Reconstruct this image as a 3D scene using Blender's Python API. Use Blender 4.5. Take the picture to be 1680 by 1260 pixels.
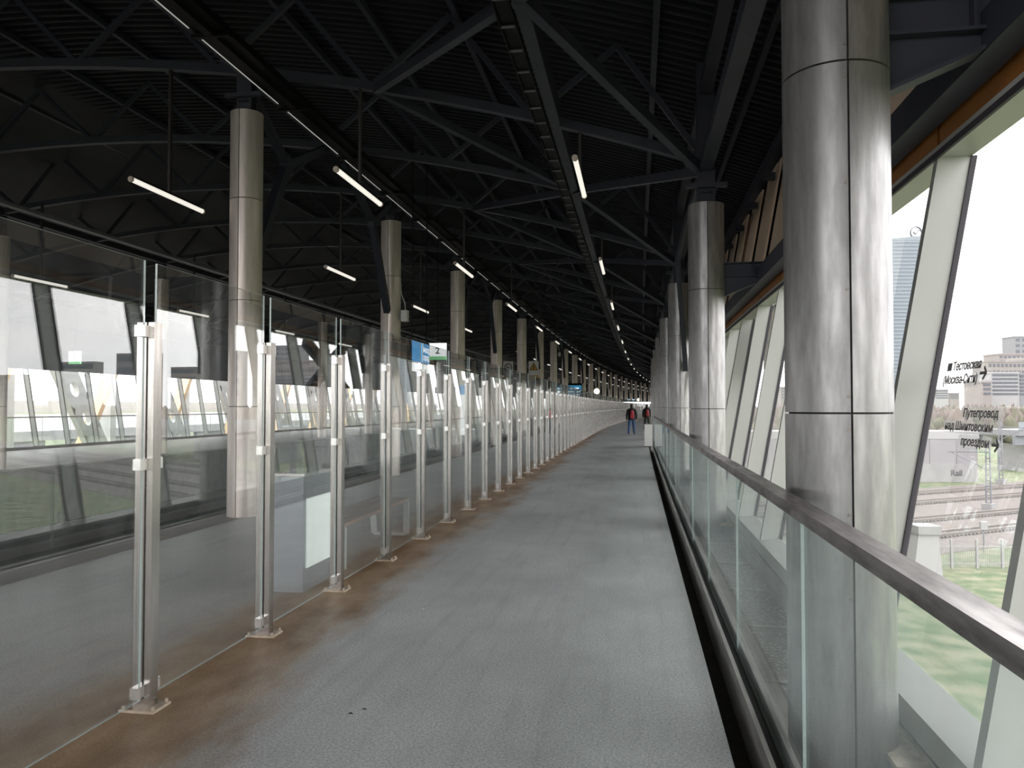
import bpy, math, random
from mathutils import Vector, Matrix

# ------------------------------------------------------------------ scene, camera, world
sc = bpy.context.scene
for o in list(bpy.data.objects):
    bpy.data.objects.remove(o, do_unlink=True)
COL = sc.collection
F = 1300.0                       # focal length in pixels of the 1680-wide frame
VPX, HZN = 1041.0, 667.0         # where the walkway direction and the horizon fall
YAW = math.atan((VPX - 840) / F)
PITCH = math.atan((HZN - 630) / F)
EYE = 1.6
cam = bpy.data.cameras.new('camera'); cam.sensor_width = 36.0
cam.lens = F / 1680 * 36; cam.clip_start = 0.05; cam.clip_end = 6000
camo = bpy.data.objects.new('camera', cam); COL.objects.link(camo)
camo.location = (0, 0, EYE)
camo.rotation_euler = (math.pi / 2 + PITCH, 0, YAW)
sc.camera = camo

SKY = 8.6
LAMP = .85
sc.view_settings.view_transform = 'Standard'
sc.view_settings.look = 'None'
sc.view_settings.gamma = 1.0
sc.view_settings.exposure = 0.0
sc.view_settings.use_curve_mapping = False
sc.cycles.max_bounces = 8
sc.cycles.use_adaptive_sampling = True
sc.cycles.adaptive_threshold = .03
sc.cycles.diffuse_bounces = 4
sc.cycles.glossy_bounces = 4
sc.cycles.transmission_bounces = 6
sc.cycles.transparent_max_bounces = 24
sc.cycles.caustics_reflective = False
sc.cycles.caustics_refractive = False
sc.cycles.sample_clamp_indirect = 6.0
sc.cycles.use_denoising = True

w = bpy.data.worlds.new('overcast'); sc.world = w; w.use_nodes = True
nt = w.node_tree; nt.nodes.clear()
wo = nt.nodes.new('ShaderNodeOutputWorld'); bg = nt.nodes.new('ShaderNodeBackground')
tc = nt.nodes.new('ShaderNodeTexCoord'); mp = nt.nodes.new('ShaderNodeMapping')
mp.inputs['Scale'].default_value = (1.0, 1.0, 4.5)
nz = nt.nodes.new('ShaderNodeTexNoise'); nz.inputs['Scale'].default_value = 1.7
nz.inputs['Detail'].default_value = 5; nz.inputs['Roughness'].default_value = .5
cr = nt.nodes.new('ShaderNodeValToRGB')
cr.color_ramp.elements[0].position = .36; cr.color_ramp.elements[0].color = (.41, .415, .44, 1)
cr.color_ramp.elements[1].position = .62; cr.color_ramp.elements[1].color = (.62, .60, .59, 1)
nt.links.new(tc.outputs['Generated'], mp.inputs['Vector']); nt.links.new(mp.outputs[0], nz.inputs['Vector'])
nt.links.new(nz.outputs['Fac'], cr.inputs['Fac']); nt.links.new(cr.outputs['Color'], bg.inputs['Color'])
bg.inputs['Strength'].default_value = SKY; nt.links.new(bg.outputs[0], wo.inputs[0])

# ------------------------------------------------------------------ helpers
RB = 4500.0                      # the bridge bends very gently to the right
RB2, SB = 1100.0, 45.0           # and more firmly further on
def bend(u, s): return u + (s * s / (2 * RB) if s > 0 else 0.0) + (max(s - SB, 0) ** 2 / (2 * RB2))
def B(u, s, h): return Vector((bend(u, s), s, h))
def turn(s): return -max(s, 0) / RB - max(s - SB, 0) / RB2
CY, SY = math.cos(YAW), math.sin(YAW)
def at(px, py, depth):
    """point seen at pixel (px, py) at that depth in front of the camera (for far things of known distance)"""
    X = (px - 840) / F * depth; Z = EYE + (HZN - py) / F * depth
    return Vector((X * CY - depth * SY, X * SY + depth * CY, Z))

ONES = ['zeroth', 'first', 'second', 'third', 'fourth', 'fifth', 'sixth', 'seventh', 'eighth', 'ninth', 'tenth', 'eleventh', 'twelfth',
        'thirteenth', 'fourteenth', 'fifteenth', 'sixteenth', 'seventeenth', 'eighteenth', 'nineteenth']
TENS = {2: 'twent', 3: 'thirt', 4: 'fort', 5: 'fift', 6: 'sixt'}
def nth(n):
    if n < 20: return ONES[n]
    t, r = divmod(n, 10)
    return TENS[t] + 'ieth' if r == 0 else TENS[t] + 'y-' + ONES[r]

class MB:
    def __init__(s): s.v = []; s.f = []; s.m = []; s.sm = []
    def add(s, vs, fs, mi=0, smooth=False):
        b = len(s.v); s.v += [tuple(p) for p in vs]
        for f in fs:
            s.f.append([i + b for i in f]); s.m.append(mi); s.sm.append(smooth)
        return s
    def box(s, a, b, mi=0, M=None):
        (x0, y0, z0), (x1, y1, z1) = a, b
        vs = [(x0, y0, z0), (x1, y0, z0), (x1, y1, z0), (x0, y1, z0), (x0, y0, z1), (x1, y0, z1), (x1, y1, z1), (x0, y1, z1)]
        if M: vs = [M @ Vector(p) for p in vs]
        return s.add(vs, [(0, 3, 2, 1), (4, 5, 6, 7), (0, 1, 5, 4), (1, 2, 6, 5), (2, 3, 7, 6), (3, 0, 4, 7)], mi)
    def frame(s, p, q, up=(0, 0, 1)):
        p, q = Vector(p), Vector(q); d = (q - p).normalized(); up = Vector(up)
        if abs(d.dot(up)) > .99: up = Vector((0, 1, 0))
        x = d.cross(up).normalized(); z = x.cross(d).normalized()
        return p, q, d, x, z
    def beam(s, p, q, w, h, mi=0, up=(0, 0, 1)):
        p, q, d, x, z = s.frame(p, q, up); x = x * w / 2; z = z * h / 2
        vs = [p - x - z, p + x - z, p + x + z, p - x + z, q - x - z, q + x - z, q + x + z, q - x + z]
        return s.add(vs, [(0, 1, 2, 3), (7, 6, 5, 4), (0, 4, 5, 1), (1, 5, 6, 2), (2, 6, 7, 3), (3, 7, 4, 0)], mi)
    def ibeam(s, p, q, w, h, t=.02, mi=0, up=(0, 0, 1)):
        """an I section of one outline"""
        p, q, d, x, z = s.frame(p, q, up)
        a, b = w / 2, h / 2; c = t / 2
        prof = [(-a, -b), (a, -b), (a, -b + t), (c, -b + t), (c, b - t), (a, b - t), (a, b), (-a, b), (-a, b - t), (-c, b - t), (-c, -b + t), (-a, -b + t)]
        n = len(prof)
        vs = [p + x * i + z * j for i, j in prof] + [q + x * i + z * j for i, j in prof]
        fs = [(i, (i + 1) % n, (i + 1) % n + n, i + n) for i in range(n)]
        fs += [tuple(range(n - 1, -1, -1)), tuple(range(n, 2 * n))]
        return s.add(vs, fs, mi)
    def cyl(s, p, q, r, n=12, mi=0, r2=None, caps=True):
        p, q, d, x, z = s.frame(p, q); r2 = r if r2 is None else r2
        vs = []
        for c, rr in ((p, r), (q, r2)):
            for i in range(n):
                a = 2 * math.pi * i / n
                vs.append(c + x * math.cos(a) * rr + z * math.sin(a) * rr)
        s.add(vs, [(i, (i + 1) % n, (i + 1) % n + n, i + n) for i in range(n)], mi, True)
        if caps: s.add(vs, [tuple(range(n - 1, -1, -1)), tuple(range(n, 2 * n))], mi)
        return s
    def tube(s, pts, r, n=8, mi=0):
        pts = [Vector(p) for p in pts]; vs = []
        for k, p in enumerate(pts):
            a = pts[max(k - 1, 0)]; b = pts[min(k + 1, len(pts) - 1)]
            _, _, d, x, z = s.frame(a, b)
            rr = r[k] if isinstance(r, (list, tuple)) else r
            for i in range(n):
                t = 2 * math.pi * i / n
                vs.append(p + x * math.cos(t) * rr + z * math.sin(t) * rr)
        fs = []
        for k in range(len(pts) - 1):
            fs += [(k * n + i, k * n + (i + 1) % n, (k + 1) * n + (i + 1) % n, (k + 1) * n + i) for i in range(n)]
        s.add(vs, fs, mi, True)
        m = (len(pts) - 1) * n
        return s.add(vs, [tuple(range(n - 1, -1, -1)), tuple(range(m, m + n))], mi)
    def prism(s, poly, axis, a, b, mi=0):
        """poly of (i, j) pushed along axis 0/1/2 from a to b"""
        def P(i, j, t): return {0: (t, i, j), 1: (i, t, j), 2: (i, j, t)}[axis]
        n = len(poly)
        vs = [P(i, j, a) for i, j in poly] + [P(i, j, b) for i, j in poly]
        fs = [(i, (i + 1) % n, (i + 1) % n + n, i + n) for i in range(n)] + [tuple(range(n - 1, -1, -1)), tuple(range(n, 2 * n))]
        return s.add(vs, fs, mi)
    def run(s, prof, s0, s1, step=6.0, mi=0):
        """a closed (u, h) outline swept along the bent bridge"""
        n = len(prof); k = max(1, int(math.ceil((s1 - s0) / step))); vs = []
        for i in range(k + 1):
            y = s0 + (s1 - s0) * i / k
            vs += [B(u, y, h) for u, h in prof]
        fs = []
        for i in range(k):
            fs += [(i * n + j, i * n + (j + 1) % n, (i + 1) * n + (j + 1) % n, (i + 1) * n + j) for j in range(n)]
        fs += [tuple(range(n - 1, -1, -1)), tuple(range(k * n, k * n + n))]
        return s.add(vs, fs, mi)
    def mesh(s, name, mats):
        me = bpy.data.meshes.new(name)
        me.from_pydata(s.v, [], s.f)
        for m in (mats if isinstance(mats, (list, tuple)) else [mats]): me.materials.append(m)
        me.polygons.foreach_set('material_index', s.m)
        me.polygons.foreach_set('use_smooth', s.sm)
        me.update(); return me

def link(name, me, parent=None, loc=(0, 0, 0), rz=0.0):
    o = bpy.data.objects.new(name, me); COL.objects.link(o)
    o.location = loc; o.rotation_euler = (0, 0, rz)
    if parent: o.parent = parent
    return o
def obj(name, mb, mats, parent=None, loc=(0, 0, 0), rz=0.0): return link(name, mb.mesh(name, mats), parent, loc, rz)
def tag(o, label=None, cat=None, group=None, kind=None):
    if label: o['label'] = label
    if cat: o['category'] = cat
    if group: o['group'] = group
    if kind: o['kind'] = kind
    return o
def thing(name, label, cat, loc=(0, 0, 0), rz=0.0, group=None):
    return tag(link(name, None, None, loc, rz), label, cat, group)
def struct(name, mb, mats, label=None):
    o = obj(name, mb, mats); o['kind'] = 'structure'
    if label: o['label'] = label
    return o
def rect(u0, u1, h0, h1): return [(u0, h0), (u1, h0), (u1, h1), (u0, h1)]

# ------------------------------------------------------------------ materials
def newmat(name):
    m = bpy.data.materials.new(name); m.use_nodes = True
    return m, m.node_tree, m.node_tree.nodes['Principled BSDF']
def node(nt, t, **kw):
    n = nt.nodes.new(t)
    for k, v in kw.items():
        if k in n.inputs: n.inputs[k].default_value = v
        else: setattr(n, k, v)
    return n
def setp(b, col=None, rough=None, metal=None, spec=None):
    if col: b.inputs['Base Color'].default_value = (*col, 1)
    if rough is not None: b.inputs['Roughness'].default_value = rough
    if metal is not None: b.inputs['Metallic'].default_value = metal
    if spec is not None: b.inputs['Specular IOR Level'].default_value = spec
def plain(name, c1, c2=None, scale=6.0, rough=.5, metal=0.0, stretch=(1, 1, 1), bump=0.0, detail=4, spec=None, lo=.35, hi=.65):
    m, nt, b = newmat(name); setp(b, c1, rough, metal, spec)
    if c2:
        tc = node(nt, 'ShaderNodeTexCoord'); mp = node(nt, 'ShaderNodeMapping'); mp.inputs['Scale'].default_value = stretch
        nz = node(nt, 'ShaderNodeTexNoise', Scale=scale, Detail=detail)
        rp = node(nt, 'ShaderNodeValToRGB')
        rp.color_ramp.elements[0].position = lo; rp.color_ramp.elements[0].color = (*c1, 1)
        rp.color_ramp.elements[1].position = hi; rp.color_ramp.elements[1].color = (*c2, 1)
        L = nt.links.new
        L(tc.outputs['Object'], mp.inputs['Vector']); L(mp.outputs[0], nz.inputs['Vector']); L(nz.outputs['Fac'], rp.inputs['Fac'])
        L(rp.outputs['Color'], b.inputs['Base Color'])
        if bump:
            bp = node(nt, 'ShaderNodeBump', Strength=bump, Distance=.02); L(nz.outputs['Fac'], bp.inputs['Height']); L(bp.outputs[0], b.inputs['Normal'])
    return m
def emit(name, col, strength):
    m, nt, b = newmat(name); setp(b, col, .4)
    b.inputs['Emission Color'].default_value = (*col, 1); b.inputs['Emission Strength'].default_value = strength
    return m
def glass(name, tint, k, base, dirt, dirtcol=(.75, .8, .8), stretch=(1.5, 1.5, .25), dscale=4.0):
    """thin sheet glass: clear straight through, mirror by angle, a film of dirt in streaks"""
    m = bpy.data.materials.new(name); m.use_nodes = True; nt = m.node_tree; nt.nodes.clear(); L = nt.links.new
    out = node(nt, 'ShaderNodeOutputMaterial')
    tr = node(nt, 'ShaderNodeBsdfTransparent'); tr.inputs[0].default_value = (*tint, 1)
    gl = node(nt, 'ShaderNodeBsdfGlossy'); gl.inputs['Roughness'].default_value = 0.0; gl.inputs['Color'].default_value = (.96, .98, .98, 1)
    lw = node(nt, 'ShaderNodeLayerWeight', Blend=.5)
    fr = node(nt, 'ShaderNodeMath', operation='POWER'); fr.inputs[1].default_value = 4.0; L(lw.outputs['Facing'], fr.inputs[0])
    ma = node(nt, 'ShaderNodeMath', operation='MULTIPLY_ADD', use_clamp=True); ma.inputs[1].default_value = k; ma.inputs[2].default_value = base
    mx = node(nt, 'ShaderNodeMixShader'); df = node(nt, 'ShaderNodeBsdfDiffuse'); df.inputs[0].default_value = (*dirtcol, 1)
    tl = node(nt, 'ShaderNodeBsdfTranslucent'); tl.inputs[0].default_value = (*dirtcol, 1)
    md = node(nt, 'ShaderNodeMixShader'); md.inputs[0].default_value = .5
    tc = node(nt, 'ShaderNodeTexCoord'); mp = node(nt, 'ShaderNodeMapping'); mp.inputs['Scale'].default_value = stretch
    nz = node(nt, 'ShaderNodeTexNoise', Scale=dscale, Detail=5)
    mr = node(nt, 'ShaderNodeMapRange'); mr.inputs[1].default_value = .35; mr.inputs[2].default_value = .75; mr.inputs[3].default_value = dirt * .35; mr.inputs[4].default_value = dirt * 1.9
    m2 = node(nt, 'ShaderNodeMixShader')
    geo = node(nt, 'ShaderNodeNewGeometry')
    L(geo.outputs['Position'], mp.inputs['Vector']); L(mp.outputs[0], nz.inputs['Vector']); L(nz.outputs['Fac'], mr.inputs[0])
    L(fr.outputs[0], ma.inputs[0]); L(ma.outputs[0], mx.inputs[0]); L(tr.outputs[0], mx.inputs[1]); L(gl.outputs[0], mx.inputs[2])
    L(df.outputs[0], md.inputs[1]); L(tl.outputs[0], md.inputs[2])
    L(mr.outputs[0], m2.inputs[0]); L(mx.outputs[0], m2.inputs[1]); L(md.outputs[0], m2.inputs[2]); L(m2.outputs[0], out.inputs[0])
    return m
def steel(name, c1, c2, rough, metal=.9, stretch=(3, 3, .35), scale=3.0, rvar=.12):
    """brushed sheet steel with cloudy stains and vertical brushing"""
    m, nt, b = newmat(name); L = nt.links.new; setp(b, c1, rough, metal)
    tc = node(nt, 'ShaderNodeTexCoord'); mp = node(nt, 'ShaderNodeMapping'); mp.inputs['Scale'].default_value = stretch
    nz = node(nt, 'ShaderNodeTexNoise', Scale=scale, Detail=6, Roughness=.6)
    rp = node(nt, 'ShaderNodeValToRGB'); rp.color_ramp.elements[0].position = .3; rp.color_ramp.elements[1].position = .62
    rp.color_ramp.elements[0].color = (*c2, 1); rp.color_ramp.elements[1].color = (*c1, 1)
    mr = node(nt, 'ShaderNodeMapRange'); mr.inputs[3].default_value = rough + rvar; mr.inputs[4].default_value = rough - rvar
    n2 = node(nt, 'ShaderNodeTexNoise', Scale=26.0, Detail=3); mp2 = node(nt, 'ShaderNodeMapping'); mp2.inputs['Scale'].default_value = (1, 1, .03)
    bp = node(nt, 'ShaderNodeBump', Strength=.12, Distance=.004)
    L(tc.outputs['Object'], mp.inputs['Vector']); L(mp.outputs[0], nz.inputs['Vector']); L(nz.outputs['Fac'], rp.inputs['Fac']); L(rp.outputs[0], b.inputs['Base Color'])
    L(nz.outputs['Fac'], mr.inputs[0]); L(mr.outputs[0], b.inputs['Roughness'])
    L(tc.outputs['Object'], mp2.inputs['Vector']); L(mp2.outputs[0], n2.inputs['Vector']); L(n2.outputs['Fac'], bp.inputs['Height']); L(bp.outputs[0], b.inputs['Normal'])
    return m

M = {}
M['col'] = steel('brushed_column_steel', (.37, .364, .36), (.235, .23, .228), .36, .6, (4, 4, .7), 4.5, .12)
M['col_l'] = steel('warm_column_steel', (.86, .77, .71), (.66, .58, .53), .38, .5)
M['post'] = steel('post_steel', (.52, .49, .46), (.33, .31, .285), .24, 1.0)
M['rail'] = steel('handrail_steel', (.40, .375, .365), (.15, .135, .13), .36, .9, (5, .8, 5), 4)
M['clip'] = plain('polished_clip_steel', (.82, .81, .79), rough=.22, metal=.85)
M['plate'] = plain('base_plate_cream', (.62, .53, .42), (.45, .36, .27), 20, .45, .4)
M['core'] = plain('column_core_dark', (.02, .02, .022), rough=.6)
M['dark'] = plain('dark_blue_steel', (.040, .043, .058), (.050, .053, .071), 3, .5, spec=.3)
M['dark2'] = plain('black_steel', (.004, .004, .0045), rough=.5, spec=.2)
M['deck'] = plain('dark_roof_deck', (.021, .0225, .0275), (.028, .030, .036), .8, .55, spec=.15)
M['white'] = plain('white_powder_coat', (.53, .535, .51), (.485, .49, .465), 2, .4, stretch=(1, 1, .3))
M['gasket'] = plain('dark_gasket', (.045, .04, .05), rough=.6)
M['orange'] = plain('amber_brown_panel', (.42, .17, .035), (.33, .125, .025), 1.2, .5)
M['tan'] = plain('tan_cladding_panel', (.84, .66, .49), (.74, .57, .41), 1.1, .5, stretch=(1, 1, .4))
M['lamp'] = emit('lamp_diffuser', (1.0, .95, .86), LAMP)
M['lampcap'] = plain('lamp_end_cap', (.75, .62, .54), rough=.4)
M['whiteplastic'] = plain('white_plastic', (.75, .75, .72), rough=.4)
M['rod'] = plain('rusty_dark_hanger', (.03, .024, .022), rough=.5)
M['gutter'] = plain('dirty_gutter', (.035, .03, .026), (.06, .052, .045), 9, .8)
M['led'] = emit('light_strip', (.9, .9, .85), .32)  # pale strip along the tray edge, weakly emissive
M['black'] = plain('black_rubber', (.015, .015, .015), rough=.6)
M['wood'] = plain('bench_wood', (.30, .17, .10), (.22, .12, .07), 6, .45, stretch=(8, .8, 8))
M['slab'] = plain('concrete_edge', (.20, .19, .18), (.15, .14, .13), 3, .7)
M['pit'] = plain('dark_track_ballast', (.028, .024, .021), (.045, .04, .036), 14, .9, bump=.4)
M['railsteel'] = plain('rail_steel', (.30, .27, .25), rough=.4, metal=.7)
M['kerb'] = plain('kerb_channel', (.48, .465, .44), (.32, .305, .28), 5, .42, .5, stretch=(4, .4, 4))
M['edgeg'] = plain('glass_edge_green', (.62, .74, .72), rough=.25)
M['cabdark'] = plain('grey_painted_steel', (.16, .17, .19), rough=.5)
M['edged'] = plain('glass_edge_dark', (.42, .50, .48), rough=.25)
M['glass'] = glass('screen_glass', (.98, .988, .985), .80, .075, .018)
M['railglass'] = glass('railing_glass', (.95, .98, .97), .45, .03, .035, (.70, .78, .78), (2.2, 2.2, .18), 3.0)
M['winglass'] = glass('window_glass', (.985, .985, .985), .8, .03, .008)
M['film'] = glass('frosted_film', (.93, .93, .93), .5, .0, .13, (.8, .8, .82), (1, 1, 1), 2)
M['ink'] = plain('dark_print', (.10, .095, .10), rough=.6)
M['letter'] = plain('grey_lettering', (.21, .195, .20), rough=.6)

def floor_mat():
    m, nt, b = newmat('worn_grey_floor'); L = nt.links.new
    setp(b, (.3, .3, .3), .42, 0.0, .45)
    geo = node(nt, 'ShaderNodeNewGeometry')
    def noise(scale, stretch, detail=5, rough=.55):
        mp = node(nt, 'ShaderNodeMapping'); mp.inputs['Scale'].default_value = stretch
        nz = node(nt, 'ShaderNodeTexNoise', Scale=scale, Detail=detail, Roughness=rough)
        L(geo.outputs['Position'], mp.inputs['Vector']); L(mp.outputs[0], nz.inputs['Vector']); return nz.outputs['Fac']
    def ramp(src, p0, c0, p1, c1):
        r = node(nt, 'ShaderNodeValToRGB'); e = r.color_ramp.elements
        e[0].position, e[0].color, e[1].position, e[1].color = p0, (*c0, 1), p1, (*c1, 1)
        L(src, r.inputs['Fac']); return r.outputs['Color']
    def mix(fac, a, c, mode='MIX'):
        mx = node(nt, 'ShaderNodeMix', data_type='RGBA', blend_type=mode)
        if isinstance(fac, float): mx.inputs[0].default_value = fac
        else: L(fac, mx.inputs[0])
        L(a, mx.inputs[6]); L(c, mx.inputs[7]); return mx.outputs[2]
    base = ramp(noise(.9, (1, .7, 1), 7, .62), .32, (.43, .445, .44), .68, (.60, .615, .61))
    grain = ramp(noise(75, (1, 1, 1), 3), .36, (.55, .55, .55), .62, (1.12, 1.12, 1.12))
    base = mix(.75, base, grain, 'MULTIPLY')
    # long scuffs dragged along the walkway
    mp = node(nt, 'ShaderNodeMapping'); mp.inputs['Rotation'].default_value = (0, 0, math.radians(12)); mp.inputs['Scale'].default_value = (5, .35, 1)
    nz = node(nt, 'ShaderNodeTexNoise', Scale=1.6, Detail=3); L(geo.outputs['Position'], mp.inputs['Vector']); L(mp.outputs[0], nz.inputs['Vector'])
    scuff = ramp(nz.outputs['Fac'], .33, (.80, .80, .80), .47, (1, 1, 1)); base = mix(.55, base, scuff, 'MULTIPLY')
    # brown trodden-in dirt along the foot of the glass screen
    sx = node(nt, 'ShaderNodeSeparateXYZ'); L(geo.outputs['Position'], sx.inputs[0])
    jit = noise(1.1, (1.2, .45, 1), 6, .6)
    m1 = node(nt, 'ShaderNodeMath', operation='MULTIPLY_ADD'); L(jit, m1.inputs[0]); m1.inputs[1].default_value = -1.5; L(sx.outputs['X'], m1.inputs[2])
    mr = node(nt, 'ShaderNodeMapRange', interpolation_type='SMOOTHSTEP'); L(m1.outputs[0], mr.inputs[0])
    mr.inputs[1].default_value = -2.60; mr.inputs[2].default_value = -3.10; mr.inputs[3].default_value = 0; mr.inputs[4].default_value = 1
    m3 = node(nt, 'ShaderNodeMapRange', interpolation_type='SMOOTHSTEP'); L(m1.outputs[0], m3.inputs[0])
    m3.inputs[1].default_value = -4.6; m3.inputs[2].default_value = -3.5; m3.inputs[3].default_value = .25; m3.inputs[4].default_value = 1
    mm = node(nt, 'ShaderNodeMath', operation='MULTIPLY'); L(mr.outputs[0], mm.inputs[0]); L(m3.outputs[0], mm.inputs[1])
    br = ramp(noise(3.2, (1, .5, 1), 5), .38, (.235, .135, .062), .66, (.42, .285, .17))
    br = mix(.5, br, grain, 'MULTIPLY')
    colr = mix(mm.outputs[0], base, br)
    L(colr, b.inputs['Base Color'])
    rr = node(nt, 'ShaderNodeMapRange'); L(noise(1.6, (1, .6, 1), 5), rr.inputs[0]); rr.inputs[3].default_value = .36; rr.inputs[4].default_value = .56
    L(rr.outputs[0], b.inputs['Roughness'])
    bp = node(nt, 'ShaderNodeBump', Strength=.35, Distance=.006); L(noise(140, (1, 1, 1), 2), bp.inputs['Height']); L(bp.outputs[0], b.inputs['Normal'])
    return m
M['floor'] = floor_mat()

def plate_mat():
    m, nt, b = newmat('studded_walkway_plate'); L = nt.links.new; setp(b, (.30, .28, .26), .5, .35)
    geo = node(nt, 'ShaderNodeNewGeometry'); vo = node(nt, 'ShaderNodeTexVoronoi', Scale=27.0)
    rp = node(nt, 'ShaderNodeValToRGB'); e = rp.color_ramp.elements
    e[0].position, e[0].color, e[1].position, e[1].color = .15, (.62, .59, .55, 1), .40, (.17, .16, .15, 1)
    bp = node(nt, 'ShaderNodeBump', Strength=.7, Distance=.01, invert=True)
    L(geo.outputs['Position'], vo.inputs['Vector']); L(vo.outputs['Distance'], rp.inputs['Fac']); L(rp.outputs[0], b.inputs['Base Color'])
    L(vo.outputs['Distance'], bp.inputs['Height']); L(bp.outputs[0], b.inputs['Normal']); return m
M['stud'] = plate_mat()
M['grass'] = plain('autumn_grass', (.075, .115, .050), (.20, .20, .125), .55, .9, detail=12, lo=.38, hi=.64)
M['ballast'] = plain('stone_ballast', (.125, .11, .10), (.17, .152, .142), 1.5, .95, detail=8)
M['conc'] = plain('pale_concrete', (.30, .295, .295), (.26, .255, .255), .6, .7)
M['mast'] = plain('galvanised_mast', (.22, .23, .25), rough=.5, metal=.3)
M['bwhite'] = plain('white_facade', (.34, .335, .335), rough=.7)
M['bgrey'] = plain('pale_grey_facade', (.23, .23, .245), rough=.7)  # distant facades kept pale, aerial haze put into their colour
M['bbeige'] = plain('beige_facade', (.27, .245, .235), rough=.7)
M['bwin'] = plain('facade_window', (.095, .105, .125), rough=.3)
M['bblue'] = plain('blue_glass_tower', (.17, .205, .24), rough=.25)
M['bblue2'] = plain('blue_glass_band', (.25, .28, .31), rough=.3)
M['wbuild'] = plain('silver_hall_skin', (.25, .235, .25), (.30, .285, .30), .12, .35, .3)
M['twig'] = plain('bare_thicket', (.13, .105, .092), (.175, .145, .125), .25, .95, detail=8, bump=.5)  # thicket browns lightened, distance haze mixed into the colours
M['twig2'] = plain('olive_thicket', (.105, .105, .075), (.15, .145, .105), .3, .95, detail=8)
M['twig3'] = plain('pale_thicket', (.16, .135, .125), (.21, .18, .165), .4, .95, detail=8)
M['yellow'] = plain('pale_orange_paint', (.78, .54, .32), rough=.5)
M['girder'] = plain('white_girder_paint', (.78, .78, .76), rough=.5)

# ------------------------------------------------------------------ layout
S0, S1 = -22.0, 232.0
UC = -10.9                                   # axis of the roof; the far side mirrors the near side
def mu(u): return 2 * UC - u
def deck_h(u): return 8.2 - (u - UC) ** 2 / 74.0
def chord_h(u): return 7.0 - (u - UC) ** 2 / 68.0
LEAN = .18
def wall_u(h): return 1.775 + LEAN * (h - 3.07)   # inner edge of the leaning right wall
FIN = .182
SILL, HEAD = .25, 3.07
RS = [3.95 + 7.0 * k for k in range(-2, 32)]     # right columns
LS = [10.95 + 7.0 * k for k in range(-3, 32)]    # left columns
PU = -2.58                                       # glass screen
RU = .60                                         # glass railing

# ------------------------------------------------------------------ floor and platform
mb = MB(); mb.run([(-6.1, -.35), (.43, -.35), (.43, 0), (-6.1, 0)], S0, S1)
struct('floor', mb, M['floor'])
mb = MB(); mb.run(rect(mu(.43), mu(-6.1), -.35, 0), S0, S1)
struct('floor_opposite', mb, M['floor'])
mb = MB(); mb.run(rect(-6.5, -6.1, -1.6, -.05), S0, S1, 12); mb2 = MB(); mb2.run(rect(mu(-6.1), mu(-6.5), -1.6, -.05), S0, S1, 12)
struct('wall_platform', mb, M['slab']); struct('wall_platform_opposite', mb2, M['slab'])
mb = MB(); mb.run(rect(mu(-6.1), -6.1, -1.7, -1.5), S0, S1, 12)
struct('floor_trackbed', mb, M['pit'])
for i, uc in enumerate((-8.4, mu(-8.4))):
    t = thing('railway_track', ('near' if i == 0 else 'far') + ' sunken railway track between the two platforms', 'track', (0, 0, 0), 0, 'tracks between the platforms')
    for g in (-.76, .76):
        mb = MB(); mb.run(rect(uc + g - .04, uc + g + .04, -1.5, -1.3), S0, S1, 12); obj('rail', mb, M['railsteel'], t)
mb = MB(); mb.run(rect(.43, .557, -.35, -.16), S0, S1, 12)
struct('trim_gutter', mb, M['gutter'])

# ------------------------------------------------------------------ roof deck, corrugated
def arc_us(n, a, b): return [a + (b - a) * i / n for i in range(n + 1)]
us = arc_us(24, mu(2.46), 2.46)
mb = MB(); per = .2; rows = []
s = -14.0
while s < 66:
    rows += [(s, 0), (s + .07, 0), (s + .092, .064), (s + .178, .064)]; s += per
rows += [(s, 0)] + [(s + 6 * k, .04) for k in range(1, 29)]
vs = []; fs = []; n = len(us)
for y, dz in rows: vs += [B(u, y, deck_h(u) + dz) for u in us]
for i in range(len(rows) - 1): fs += [(i * n + j, (i + 1) * n + j, (i + 1) * n + j + 1, i * n + j + 1) for j in range(n - 1)]
b0 = len(vs)
for y in (-14.0, s + 168): vs += [B(u, y, deck_h(u) + .16) for u in us]
fs += [(b0 + j, b0 + j + 1, b0 + n + j + 1, b0 + n + j) for j in range(n - 1)]
mb.add(vs, fs)
ceil = struct('ceiling', mb, M['deck'])
PUR = [1.6, .275, -1.09, -2.5, -3.94, -5.4, -6.9, -8.9]
for u in PUR + [UC] + [mu(x) for x in PUR]:
    big = abs(u + 1.09) < .01 or abs(u - mu(-1.09)) < .01
    d = deck_h(u); mb = MB()
    if big: mb.run(rect(u - .07, u + .07, chord_h(u) - .075, chord_h(u) + .24), -14, S1, 10)
    mb.run(rect(u - .04, u + .04, d - .11, d - .004), -14, S1, 10) if not big else None
    obj('purlin', mb, M['dark'], ceil)
for u, d in ((-5.72, chord_h(-5.72)), (mu(-5.72), chord_h(-5.72)), (.95, 4.85), (.95, 5.88), (mu(.95), 4.85)):
    mb = MB(); mb.run(rect(u - .08, u + .08, d - .085, d + .085), -14, S1, 10); obj('girder', mb, M['dark'], ceil)

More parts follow.
